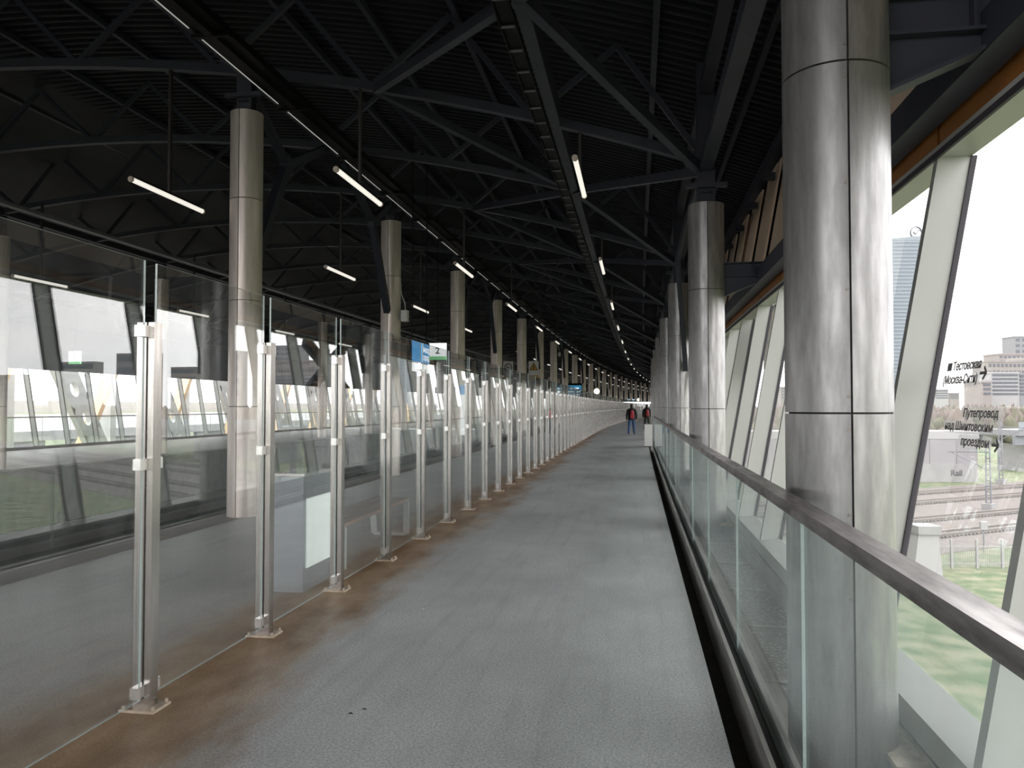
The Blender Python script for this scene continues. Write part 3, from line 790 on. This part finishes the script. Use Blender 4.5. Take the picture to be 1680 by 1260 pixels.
t = thing('hanging_sign', 'blue and white framed direction sign hanging behind the glass screen', 'sign', B(-4.80, 17.35, -.09))
Lh = .72
obj('case', MB().box((-.06, -Lh - .05, 2.42), (.0, Lh + .05, 3.17)), M['dark2'], t)
f = obj('face', MB().box((.0, -Lh, 2.68), (.006, Lh, 3.13)), M['sblue'], t)
obj('face', MB().box((.0, -Lh, 2.46), (.006, Lh, 2.655)), M['swhite'], t); obj('stripe', MB().box((.0, -Lh, 2.655), (.006, Lh, 2.68)), M['sred'], t)
for body, y, h in (('Выход', .72, 2.93), ('город', .72, 2.75)):
    o = link('lettering', text_mesh(body, .20, M['swhite'], .002, 'RIGHT'), f); o.rotation_euler = (math.pi / 2, 0, math.pi / 2); o.location = (.009, y, h)
for y in (-.6, .6): obj('hanger', MB().cyl((-.03, y, 3.17), (-.03, y, deck_h(-5.05)), .012, 6), M['dark2'], t)

def number_sign(label, p, wd, ht, rz):
    t = thing('platform_sign', label, 'sign', p, rz, 'numbered platform signs')
    obj('panel', MB().box((-wd / 2, -.02, 0), (wd / 2, .02, ht)), M['swhite'], t)
    obj('band', MB().box((-wd / 2, -.024, 0), (wd / 2, .024, ht * .2)), M['sgreen'], t)
    o = link('lettering', text_mesh('2', ht * .55, M['bgrey'], .002, 'CENTER'), t); o.rotation_euler = (math.pi / 2, 0, 0); o.location = (0, -.028, ht * .36)
    obj('hanger', MB().cyl((0, 0, ht), (0, 0, deck_h(-5.7) - p[2] - .02), .012, 6), M['dark2'], t)
number_sign('small white sign with green band near the third platform column', at(718, 590, 23.0), .52, .48, 0)
number_sign('green banded sign numbered two at the opposite platform', at(122, 597, 30.0), .5, .48, 0)

t = thing('info_totem', 'tall white lit totem with blue head on the platform', 'totem', B(-5.42, 24.6, 0))
obj('panel', MB().box((-.10, -.03, .70), (.10, .03, 1.98)), M['swhite'], t); obj('head', MB().box((-.10, -.032, 1.98), (.10, .032, 2.28)), M['sblue'], t)
obj('foot', MB().box((-.05, -.02, 0), (.05, .02, .70)), M['mast'], t)

col5 = LS[3 + 4]
def col_sign(label, x0, kind):
    t = thing('warning_sign', label, 'sign', B(-5.70, col5 - .02, 0), 0, 'signs on the fifth platform column')
    c = x0
    obj('plate', MB().box((c - .25, -.012, 3.15), (c + .25, .012, 3.85)), M['signface'], t)
    obj('arm', MB().beam((math.copysign(.2, c), 0, 3.75), (c, .014, 3.75), .03, .03), M['mast'], t)
    if kind == 'no':
        mb = MB(); n = 28
        for i in range(n):
            a, b = 2 * math.pi * i / n, 2 * math.pi * (i + 1) / n; R1, R0 = .20, .15
            mb.add([(c + R0 * math.cos(a), -.016, 3.55 + R0 * math.sin(a)), (c + R1 * math.cos(a), -.016, 3.55 + R1 * math.sin(a)),
                    (c + R1 * math.cos(b), -.016, 3.55 + R1 * math.sin(b)), (c + R0 * math.cos(b), -.016, 3.55 + R0 * math.sin(b))], [(0, 1, 2, 3)])
        obj('ring', mb, M['ink'], t); obj('bar', MB().beam((c - .12, -.016, 3.67), (c + .12, -.016, 3.43), .006, .035), M['ink'], t)
        obj('cigarette', MB().box((c - .10, -.0155, 3.53), (c + .10, -.013, 3.565)), M['ink'], t)
    else:
        obj('triangle', MB().prism([(c - .22, 3.40), (c + .22, 3.40), (c, 3.80)], 1, -.016, -.012), M['black'], t)
        obj('triangle_field', MB().prism([(c - .17, 3.43), (c + .17, 3.43), (c, 3.74)], 1, -.019, -.012), M['syellow'], t)
        mb = MB().box((c - .025, -.021, 3.46), (c + .025, -.012, 3.58)); mb.cyl((c, -.021, 3.61), (c, -.012, 3.61), .028, 10); obj('figure', mb, M['black'], t)
        obj('text_band', MB().box((c - .25, -.014, 2.88), (c + .25, .012, 3.14)), M['syellow'], t)
        for q in range(3): obj('text_line', MB().box((c - .17, -.016, 2.94 + q * .06), (c + .15, -.013, 2.965 + q * .06)), M['ink'], t)
col_sign('white no smoking sign on an arm left of the fifth platform column', -.68, 'no')
col_sign('yellow triangle warning sign on an arm right of the fifth platform column', .60, 'tri')

def loudspeaker(label, p):
    t = thing('wall_box', label, 'box', p)
    obj('housing', MB().box((-.07, -.09, -.13), (.07, .09, .13)), M['whiteplastic'], t)
    obj('mount', MB().box((-.12, -.03, -.06), (-.07, .03, .06)), M['mast'], t)
    obj('conduit', MB().tube([(0, .02, .13), (-.01, .03, .3), (-.10, .04, .52), (-.12, .05, .9)], .012, 6), M['whiteplastic'], t)
loudspeaker('small white box with cable mounted on the second platform column', B(-5.70 + .355, LS[4] - .03, 3.72))
loudspeaker('white box hung at the head of the seventh platform column', B(-5.70 + .4, LS[9], 5.1))

def display(label, p, wd, ht):
    t = thing('departure_display', label, 'display', p, 0, 'lit displays hung over the platform')
    obj('case', MB().box((-wd / 2, -.1, 0), (wd / 2, .1, ht)), M['dark2'], t)
    f = obj('screen', MB().box((-wd / 2 + .05, -.11, .05), (wd / 2 - .05, -.1, ht - .16)), M['screenb'], t)
    rnd = random.Random(7)
    for r in range(3):
        x = -wd / 2 + .12
        while x < wd / 2 - .4:
            l = rnd.uniform(.2, .6); h = .10 + r * (ht - .3) / 3
            obj('text_line', MB().box((x, -.115, h), (min(x + l, wd / 2 - .1), -.108, h + .10)), M['screen'], f); x += l + rnd.uniform(.08, .2)
    for x in (-wd * .4, wd * .4): obj('hanger', MB().cyl((x, 0, ht), (x, 0, deck_h(-5.7) - p[2]), .02, 6), M['dark2'], t)
display('large lit display board hanging beyond the platform columns', at(930, 651, 62), 2.4, 1.05)
display('small distant lit display board above the two walkers', at(1036, 660, 170), 2.6, .9)
def clock(label, p, r):
    t = thing('lit_clock', label, 'clock', p, 0, 'lit round clocks')
    obj('face', MB().cyl((0, -.05, 0), (0, .05, 0), r, 24), M['globe'], t)
    mb = MB(); n = 24
    for i in range(n):
        a, b = 2 * math.pi * i / n, 2 * math.pi * (i + 1) / n
        mb.beam((r * 1.02 * math.cos(a), 0, r * 1.02 * math.sin(a)), (r * 1.02 * math.cos(b), 0, r * 1.02 * math.sin(b)), .12, .03, 0, (0, 1, 0))
    obj('rim', mb, M['mast'], t)
    obj('hand', MB().box((-.01, -.06, 0), (.01, -.05, r * .7)), M['ink'], t); obj('hand', MB().box((0, -.06, -.012), (r * .5, -.05, .012)), M['ink'], t)
    obj('hanger', MB().cyl((0, 0, r), (0, 0, deck_h(-5.7) - p[2]), .02, 6), M['dark2'], t)
clock('nearer round lit clock hanging over the platform', at(979, 642, 76), .27)
clock('distant round lit clock over the walkers', at(1048, 657, 150), .4)

for i, (px, py, kd) in enumerate(((695, 997, 'white'), (600, 1158, 'black'), (578, 1165, 'black'), (1004, 711, 'white'))):
    d = F * EYE / (py - HZN); p = at(px, py, d); mb = MB()
    r = .012 if i else .016
    r = .05 if i == 3 else r
    n = 7; vs = [(r * (1 + .4 * math.sin(3 * k + i)) * math.cos(2 * math.pi * k / n), r * math.sin(2 * math.pi * k / n) * .7, .001 + .003 * (k % 2)) for k in range(n)] + [(0, 0, .006)]
    mb.add(vs, [(k, (k + 1) % n, n) for k in range(n)] + [tuple(range(n - 1, -1, -1))])
    tag(obj('litter_scrap', mb, M['whiteplastic'] if kd == 'white' else M['black'], None, (p.x, p.y, 0)),
        ['pale crumpled scrap lying mid walkway', 'black crumb nearer the middle of the walkway floor', 'black crumb beside another on the walkway floor', 'white litter on the far walkway left of the walker'][i], 'litter', 'litter on the walkway floor')

# ------------------------------------------------------------------ people
def person(label, p, rz, coat, legs, shoe, bag, hair, stride, scale=1.0, hood=False):
    t = thing('person', label, 'person', p, rz); t.scale = (scale,) * 3
    V = []; E = []; Rr = []
    def v(x, y, z, r, par=None):
        V.append((x, y, z)); Rr.append(r); i = len(V) - 1
        if par is not None: E.append((par, i))
        return i
    pel = v(0, 0, .95, (.16, .12)); wst = v(0, 0, 1.10, (.165, .12), pel); ch = v(0, .01, 1.30, (.20, .135), wst); sh = v(0, 0, 1.43, (.17, .10), ch)
    nk = v(0, .0, 1.52, .06, sh); hd0 = v(0, .01, 1.60, .085, nk); hd1 = v(0, .015, 1.70, .088, hd0); v(0, .01, 1.76, .06, hd1)
    for sg in (-1, 1):
        st = stride * sg
        hp = v(.10 * sg, 0, .90, .105, pel); kn = v(.125 * sg, .10 * max(st, 0) + .06 * st, .50, .083, hp)
        an = v(.155 * sg, .22 * st, .11 + (.05 if st < 0 else 0), .062, kn); v(.17 * sg, .22 * st + .15, .05, .045, an)
        so = v(.20 * sg, 0, 1.40, .075, sh); el = v(.27 * sg, -.04 - .08 * st, 1.13, .06, so); wr_ = v(.27 * sg, .05 - .16 * st, .90, .045, el)
        pm = v(.265 * sg, .07 - .17 * st, .83, .036, wr_)
        for q in range(4): v(.265 * sg + (q - 1.5) * .004, .05 - .17 * st + q * .02, .755 + .008 * abs(q - 1.5), .0105, pm)
        v(.25 * sg - .02 * sg, .11 - .17 * st, .80, .011, pm)
    me = bpy.data.meshes.new('body'); me.from_pydata(V, E, []); me.update()
    o = link('body', me, t)
    mod = o.modifiers.new('skin', 'SKIN'); sk = me.skin_vertices[0].data
    for i, r in enumerate(Rr): sk[i].radius = r if isinstance(r, tuple) else (r, r)
    sk[0].use_root = True
    o.modifiers.new('sub', 'SUBSURF').levels = 2; o.modifiers['sub'].render_levels = 2
    bpy.context.view_layer.update()
    me2 = bpy.data.meshes.new_from_object(o.evaluated_get(bpy.context.evaluated_depsgraph_get()))
    o.modifiers.clear(); o.data = me2
    for m in (coat, legs, shoe, M['skin'], hair): me2.materials.append(m)
    for pl in me2.polygons:
        c = pl.center; pl.use_smooth = True
        if c.z > 1.54: mi = 3 if (c.y > .04 and c.z < 1.70 and not (hood and c.y < .06)) else 4
        elif c.z < .11: mi = 2
        elif c.z < .885 and abs(c.x) > .215: mi = 3
        elif c.z < .93 and abs(c.x) < .215: mi = 1
        else: mi = 0
        pl.material_index = mi
    # face and ears
    mb = MB().cyl((0, .095, 1.655), (0, .118, 1.64), .012, 6); fc = obj('nose', mb, M['skin'], o)
    for sg in (-1, 1):
        obj('ear', MB().box((sg * .083 - .008, -.01, 1.62), (sg * .083 + .008, .03, 1.68)), M['skin'], o)
        obj('eye', MB().box((sg * .032 - .012, .088, 1.665), (sg * .032 + .012, .096, 1.68)), M['black'], o)
    obj('mouth', MB().box((-.025, .088, 1.595), (.025, .096, 1.603)), M['sred'], o)
    # jacket skirt closing over the hips
    mb = MB(); n = 20; vs = []
    for h, a, b in ((.86, .205, .155), (.90, .212, .16), (1.05, .205, .155), (1.22, .215, .155), (1.36, .21, .14), (1.45, .15, .10)):
        vs += [(a * math.cos(2 * math.pi * k / n), b * math.sin(2 * math.pi * k / n), h) for k in range(n)]
    mb.add(vs, [(r * n + k, r * n + (k + 1) % n, (r + 1) * n + (k + 1) % n, (r + 1) * n + k) for r in range(5) for k in range(n)], 0, True); obj('jacket', mb, coat, t)
    # backpack with pocket and straps
    mb = MB(); vs = []
    for h, a, d in ((.93, .085, .05), (.96, .105, .075), (1.13, .11, .085), (1.28, .095, .075), (1.37, .07, .05), (1.40, .04, .025)):
        vs += [(.03 + a * math.cos(2 * math.pi * k / n), -.215 + d * math.sin(2 * math.pi * k / n), h) for k in range(n)]
    mb.add(vs, [(r * n + k, r * n + (k + 1) % n, (r + 1) * n + (k + 1) % n, (r + 1) * n + k) for r in range(5) for k in range(n)] + [tuple(range(n - 1, -1, -1)), tuple(range(5 * n, 6 * n))], 0, True)
    bp = obj('backpack', mb, bag, t)
    mb = MB().box((-.045, -.322, .98), (.105, -.285, 1.13)); obj('pocket', mb, bag, bp)
    for sg in (-1, 1): obj('strap', MB().tube([(.07 * sg, -.16, 1.44), (.09 * sg, -.10, 1.50), (.11 * sg, .06, 1.47), (.12 * sg, .15, 1.32), (.13 * sg, .14, 1.12)], .016, 6), M['black'], bp)
    return t
M['skin'] = plain('skin', (.52, .33, .25), rough=.55)
jk1 = plain('black_jacket', (.016, .015, .017), rough=.8); jn = plain('blue_jeans', (.035, .075, .16), (.05, .10, .20), 20, .85)
tr2 = plain('dark_olive_trousers', (.03, .03, .022), rough=.85); sh1 = plain('grey_shoe', (.22, .21, .21), rough=.6); sh2 = plain('black_shoe', (.02, .02, .02), rough=.6)
bg1 = plain('red_backpack', (.42, .03, .05), (.33, .02, .035), 9, .7); bg2 = plain('dark_red_backpack', (.30, .035, .03), rough=.7)
hr1 = plain('dark_hair', (.02, .016, .013), rough=.7)
p1 = at(1036, 714, F * EYE / 47.0); p2 = at(1061, 704, F * EYE / 38.5)
person('walker in black jacket, blue jeans and bright red backpack, back to camera', (p1.x, p1.y, 0), 0, jk1, jn, sh1, bg1, hr1, .55)
person('farther walker in hooded black coat with dark red backpack', (p2.x, p2.y, 0), 0, jk1, tr2, sh2, bg2, jk1, -.5, 1.0, True)

# ------------------------------------------------------------------ outside: ground, tracks, fence, masts, buildings
GD = 14.0; GH = EYE - GD
mb = MB().box((-2500, -600, GH - 1), (3500, 3500, GH)); struct('floor_ground', mb, M['grass'])
def gp(px, py): return at(px, py, F * GD / (py - HZN))
tdir = (gp(1651, 841) - gp(1513, 854)); tdir.z = 0; tdir.normalize(); tn = Vector((-tdir.y, tdir.x, 0))
c0 = gp(1582, 847); c0.z = GH
def TP(a, b, h=0.0): return c0 + tdir * a + tn * b + Vector((0, 0, h))
offs = [(gp(1580, y) - c0).dot(tn) for y in (874, 847.5, 820, 805)]
lo, hi = min(offs) - 7, max(offs) + 6
mb = MB(); vs = [TP(-150, lo, .05), TP(300, lo, .05), TP(300, hi, .05), TP(-150, hi, .05), TP(-150, lo, -.5), TP(300, lo, -.5), TP(300, hi, -.5), TP(-150, hi, -.5)]
mb.add(vs, [(0, 1, 2, 3), (4, 7, 6, 5), (0, 4, 5, 1), (1, 5, 6, 2), (2, 6, 7, 3), (3, 7, 4, 0)]); struct('floor_ballast_bed', mb, M['ballast'])
for i, b in enumerate(offs):
    t = thing('railway_track', ('nearest', 'second', 'third', 'farthest')[i] + ' railway track on pale ballast beyond the white fence', 'track', (0, 0, 0), 0, 'tracks outside')
    for g in (-.76, .76): obj('rail', MB().beam(TP(-120, b + g, .36), TP(250, b + g, .36), .10, .18), M['railsteel'], t)
    mb = MB()
    for k in range(-150, 350): mb.beam(TP(k * .65, b - 1.35, .16), TP(k * .65, b + 1.35, .16), .28, .2)
    tag(obj('sleepers', mb, M['slab'], t), kind='stuff')

def mast(label, px, py, hgt, arm):
    p = gp(px, py); t = thing('catenary_mast', label, 'mast', p, math.radians(-50), 'lattice masts by the tracks')
    for x in (-.33, .33): obj('leg', MB().beam((x, 0, .8), (x * .7, 0, hgt), .16, .16), M['mast'], t)
    k = .9
    while k < hgt - .3:
        ww = .33 - .1 * k / hgt; obj('rung', MB().box((-ww, -.04, k), (ww, .04, k + .12)), M['mast'], t); k += .75
    obj('footing', MB().box((-.65, -.6, 0), (.65, .6, .9)), M['conc'], t)
    obj('cantilever', MB().beam((0, 0, hgt - 1.2), (arm, 0, hgt - 1.4), .14, .14), M['mast'], t)
    obj('brace', MB().beam((0, 0, hgt - 3.6), (arm * .9, 0, hgt - 1.45), .10, .10), M['mast'], t)
mast('nearer lattice catenary mast between the tracks outside', 1619, 836, 9.0, -5.5)
mast('farther taller lattice catenary mast by the grass strip outside', 1640, 794, 11.6, 4.5)
# steel mesh fence
fd = Vector((CY, SY, 0)); f0 = gp(1557, 931); f0.z = GH
def fence(n0, n1):
    t = thing('mesh_fence', 'white bar fence between the grass and the railway tracks', 'fence')
    L = 2.2
    for k in range(n0, n1 + 1):
        p = f0 + fd * (L * k); obj('post', MB().box((-.09, -.09, 0), (.09, .09, 2.5)), M['bwhite'], t, p, YAW)
        if k == n1: break
        pn = link('panel', None, t, p, YAW)
        mb = MB()
        for i in range(1, 14): mb.box((i * L / 14 - .018, -.02, .15), (i * L / 14 + .018, .02, 1.95))
        tag(obj('bars', mb, M['bwhite'], pn), kind='stuff')
        for h in (.4, 1.85): obj('cross_rail', MB().box((0, -.025, h), (L, .025, h + .07)), M['bwhite'], pn)
fence(-3, 14)
p = gp(1610, 905); t = thing('trackside_box', 'white equipment box on a pole behind the fence', 'box', p)
obj('pole', MB().cyl((0, 0, 0), (0, 0, 2.6), .07, 8), M['mast'], t); obj('housing', MB().box((-.3, -.2, 2.2), (.3, .2, 2.95)), M['bwhite'], t)
p = at(1512, 940, 64); t = thing('white_pier', 'tapered white concrete pier with a cap below the windows outside', 'pier', (p.x, p.y, GH), YAW)
top = at(1512, 873, 64).z - GH
vs = [(-1.5, -1.1, 0), (.98, -1.1, 0), (.98, 1.1, 0), (-1.5, 1.1, 0), (-.80, -.8, top), (.76, -.8, top), (.76, .8, top), (-.80, .8, top)]
obj('shaft', MB().add(vs, [(0, 3, 2, 1), (4, 5, 6, 7), (0, 1, 5, 4), (1, 2, 6, 5), (2, 3, 7, 6), (3, 0, 4, 7)]), M['bwhite'], t)
obj('cap', MB().box((-.92, -1.0, top), (.92, 1.0, top + .65)), M['conc'], t)

# silver hall with rounded end, embankment wall and graffiti
dep = F * GD / (788 - HZN); p = at(1545, 667, dep)
t = thing('silver_hall', 'long low silver building with rounded end beyond the tracks', 'building', (p.x, p.y, GH), YAW)
n = 20; poly = [(-60, -3), (2.6, -3)] + [(2.6 + 4 * math.sin(math.pi * k / n), -3 + 4 - 4 * math.cos(math.pi * k / n)) for k in range(1, n)] + [(2.6, 5), (-60, 5)]
obj('base_wall', MB().prism(poly, 2, 0, 3.4), M['conc'], t)
obj('skin', MB().prism([(x * 1.0, y) for x, y in poly], 2, 3.4, 8.0), M['wbuild'], t)
obj('roof_band', MB().prism([(x + (.3 if x > 0 else 0), y * 1.04) for x, y in poly], 2, 8.0, 9.4), M['bwhite'], t)
for k in range(12): obj('rib', MB().box((-54 + k * 5 - .06, -3.08, 3.4), (-54 + k * 5 + .06, -2.98, 8.0)), M['bgrey'], t)
o = link('graffiti', text_mesh('Rail', 1.5, M['ink'], .01), t); o.rotation_euler = (math.pi / 2, 0, 0); o.location = (-.2, -3.05, 1.2)

# overpass
p = at(1690, 667, 175); t = thing('road_overpass', 'grey steel road overpass crossing behind the catenary masts', 'bridge', (p.x, p.y, 0), YAW + math.radians(10))
z0 = at(1690, 713, 175).z
obj('deck', MB().box((-8.5, -6, z0), (60, 6, z0 + 1.2)), M['bgrey'], t); obj('parapet', MB().box((-8.5, -6.1, z0 + 1.2), (60, -5.9, z0 + 2.9)), M['bblue2'], t)
obj('girder', MB().box((-8.5, -5, z0 - 2.0), (60, -4.2, z0)), M['mast'], t)
for k in range(4): obj('pier', MB().box((-5 + k * 9, -4, GH), (-3 + k * 9, 4, z0 - 2.0)), M['conc'], t)

# buildings
def building(label, px0, px1, ptop, pbot, dep, wall, rows, cols, band=None, rows_px=None, deep=18):
    """a block spanning pixels px0..px1 at its distance, with window strips or single windows built in"""
    W = (px1 - px0) / F * dep; p = at((px0 + px1) / 2, HZN, dep); top = at(px0, ptop, dep).z; bot = min(at(px0, pbot, dep).z, GH)
    t = thing('office_building', label, 'building', (p.x, p.y, bot), YAW)
    H = top - bot; vis = at(px0, pbot, dep).z - bot
    obj('walls', MB().box((-W / 2, 0, 0), (W / 2, deep, H)), wall, t)
    obj('parapet', MB().box((-W / 2 - .3, -.3, H), (W / 2 + .3, deep + .3, H + 1.0)), wall, t)
    z0 = max(vis, 0); rh = (H - z0) / rows
    for r in range(rows):
        if cols == 0: obj('window_strip', MB().box((-W / 2 + .6, -.25, z0 + rh * (r + .35)), (W / 2 - .6, -.02, z0 + rh * (r + .85))), M['bwin'], t)
        else:
            cw_ = W / cols
            for c in range(cols): obj('window', MB().box((-W / 2 + cw_ * (c + .22), -.2, z0 + rh * (r + .3)), (-W / 2 + cw_ * (c + .78), -.02, z0 + rh * (r + .75))), M['bwin'], t)
    return t
building('white office block with dark horizontal window strips in the distance', 1627, 1672, 613, 650, 450, M['bwhite'], 6, 0)
building('grey side wing adjoining the striped white office block', 1672, 1720, 615, 650, 452, M['bgrey'], 6, 0)
building('broad beige building with rows of small windows behind the white block', 1622, 1730, 594, 650, 520, M['bbeige'], 5, 16)
building('stepped upper storeys of the beige building rising behind it', 1640, 1740, 582, 596, 545, M['bbeige'], 2, 14)
building('tall pale slab tower at the right picture edge', 1666, 1730, 553, 600, 700, M['bgrey'], 5, 6)
building('low pale block left of the striped office, beside the woodland', 1612, 1627, 628, 650, 440, M['bbeige'], 3, 0)
rnd = random.Random(11)
nb = 0
for px, w_, tp in ((1545, 22, 640), (1566, 16, 646), (1380, 28, 634), (1330, 24, 622), (1290, 18, 636), (1750, 40, 600), (1830, 60, 560), (1930, 60, 590), (2050, 90, 560), (2200, 90, 575), (2400, 120, 600)):
    nb += 1
    building(nth(nb) + ' hazy city block on the skyline beyond the windows, from the middle', px - w_ / 2, px + w_ / 2, tp, 655, 800 + 40 * (nb % 4), [M['bgrey'], M['bwhite'], M['bbeige']][nb % 3], 4, 0)
# glass tower with ring logo
dep = 900; p = at(1487, HZN, dep); hT = at(1487, 392, dep).z - GH; W = 70 / F * dep
t = thing('glass_tower', 'tall hazy blue glass tower with a ring logo on its roof', 'tower', (p.x, p.y, GH), YAW)
obj('shaft', MB().box((-W / 2, 0, 0), (W / 2, 40, hT)), M['bblue'], t)
z = 25.0
while z < hT - 2: obj('floor_band', MB().box((-W / 2 - .1, -.5, z), (W / 2 + .1, -.05, z + 1.5)), M['bblue2'], t); z += 4.2
obj('crown', MB().prism([(-W / 2, hT), (W / 2, hT), (W / 2, hT + 5), (-W / 2, hT + 1)], 1, 0, 38), M['bblue2'], t)
cx, cz, R1 = (1508 - 1487) / F * dep, at(1508, 380, dep).z - GH + .5, 6.4
mb = MB(); n = 30
for i in range(n):
    a, b = 2 * math.pi * i / n, 2 * math.pi * (i + 1) / n
    mb.beam((cx + R1 * math.cos(a), 2, cz + R1 * math.sin(a)), (cx + R1 * math.cos(b), 2, cz + R1 * math.sin(b)), 1.0, 2.6, 0, (0, 1, 0))
lg = obj('ring_logo', mb, M['bwin'], t)
mb = MB().beam((cx - 3, 2, cz + .5), (cx - .5, 2, cz - 2), 1.0, 2.0, 0, (0, 1, 0)); mb.beam((cx - .8, 2, cz - 2.2), (cx + 4.5, 2, cz + 3), 1.0, 2.0, 0, (0, 1, 0)); obj('check_mark', mb, M['bwin'], lg)

# leafless thicket on the slope behind the hall
rnd = random.Random(3); mb = MB()
for k in range(2200):
    dep = rnd.uniform(290, 425); px = rnd.uniform(1180, 2300); p = at(px, HZN, dep); r = rnd.uniform(1.3, 3.4); hgt = rnd.uniform(6, 14) + (dep - 300) * .012
    n = 6; rings = []
    for q in range(6):
        f = q / 5; rr = r * (.35, .9, 1.0, .9, .6, .2)[q]
        rings.append([(p.x + rr * math.cos(2 * math.pi * i / n + k) * rnd.uniform(.7, 1.25), p.y + rr * math.sin(2 * math.pi * i / n + k) * rnd.uniform(.7, 1.25), GH + hgt * f + rnd.uniform(-.7, .7)) for i in range(n)])
    vs = sum(rings, []); mb.add(vs, [(q * n + i, q * n + (i + 1) % n, (q + 1) * n + (i + 1) % n, (q + 1) * n + i) for q in range(5) for i in range(n)] + [tuple(range(5 * n, 6 * n))], rnd.randrange(3), True)
tag(obj('bare_woodland', mb, [M['twig'], M['twig2'], M['twig3']]), 'brown leafless woodland spread over the slope behind the tracks', 'woodland', None, 'stuff')

# white and orange bridge girders outside the opposite windows
def girder(p, q, wd, th, mat, holes, label):
    p, q = Vector(p), Vector(q); L = (q - p).length
    t = thing('bridge_girder', label, 'girder', p, 0, 'girders outside the opposite windows')
    d = (q - p).normalized(); x = Vector((1, 0, 0)); z = d.cross(x) * -1
    mb = MB(); hl = L / holes if holes else L
    def P(a, b, c): return d * a + z * b + x * c
    if not holes: mb.beam((0, 0, 0), q - p, th, wd, 0, (1, 0, 0))
    for k in range(holes):
        a0, a1 = k * hl, (k + 1) * hl; cm = (a0 + a1) / 2; n = 16
        for c, flip in ((-th / 2, 0), (th / 2, 1)):
            inner = []; outer = []
            for i in range(n):
                an = 2 * math.pi * i / n + math.pi / n; ca, sa = math.cos(an), math.sin(an)
                inner.append(P(cm + ca * .42, sa * wd * .20, c))
                m = max(abs(ca), abs(sa)); outer.append(P(cm + ca / m * hl / 2, sa / m * wd / 2, c))
            mb.add(inner + outer, [(i, (i + 1) % n, n + (i + 1) % n, n + i) if flip else (i, n + i, n + (i + 1) % n, (i + 1) % n) for i in range(n)])
        rim = []
        for c in (-th / 2, th / 2): rim += [P(cm + math.cos(2 * math.pi * i / 16 + math.pi / 16) * .42, math.sin(2 * math.pi * i / 16 + math.pi / 16) * wd * .20, c) for i in range(16)]
        mb.add(rim, [(i, 16 + i, 16 + (i + 1) % 16, (i + 1) % 16) for i in range(16)])
    if holes:
        vs = [P(a, b, c) for a in (0, L) for b in (-wd / 2, wd / 2) for c in (-th / 2, th / 2)]
        mb.add(vs, [(0, 1, 5, 4), (2, 6, 7, 3), (0, 2, 3, 1), (4, 5, 7, 6)])
    obj('web', mb, mat, t)
gu = -27.5
t = thing('station_roof', 'broad pale flat roof of a low building outside the opposite windows', 'building')
obj('roof', MB().box((-150, -60, -1.2), (-48, 260, -.4)), M['bwhite'], t)
for k in range(16): obj('wall_bay', MB().box((-48.6, -58 + k * 20, GH), (-48.2, -41 + k * 20, -1.2)), M['bgrey'], t)
for k in range(14):
    s = 4 + k * 7.5
    girder((gu, s, 4.6), (gu, s + 5.6, -4.0), 1.35, .3, M['girder'], 6, nth(k + 1) + ' white slanting girder with oval holes outside the opposite windows')
    girder((gu - 1.2, s + 6.8, 4.6), (gu - 1.2, s + 2.2, -3.0), .6, .3, M['yellow'], 0, nth(k + 1) + ' pale orange slanting beam outside the opposite windows')
    girder((gu - 2.0, s + 6.9, -6), (gu - 2.0, s + 6.9, 5), .7, .5, M['girder'], 0, nth(k + 1) + ' white upright girder outside the opposite windows')
t = thing('bridge_girder', 'long white horizontal girder outside the opposite windows', 'girder'); obj('web', MB().box((gu - 3.2, -10, 1.3), (gu - 2.7, 120, 1.9)), M['girder'], t)
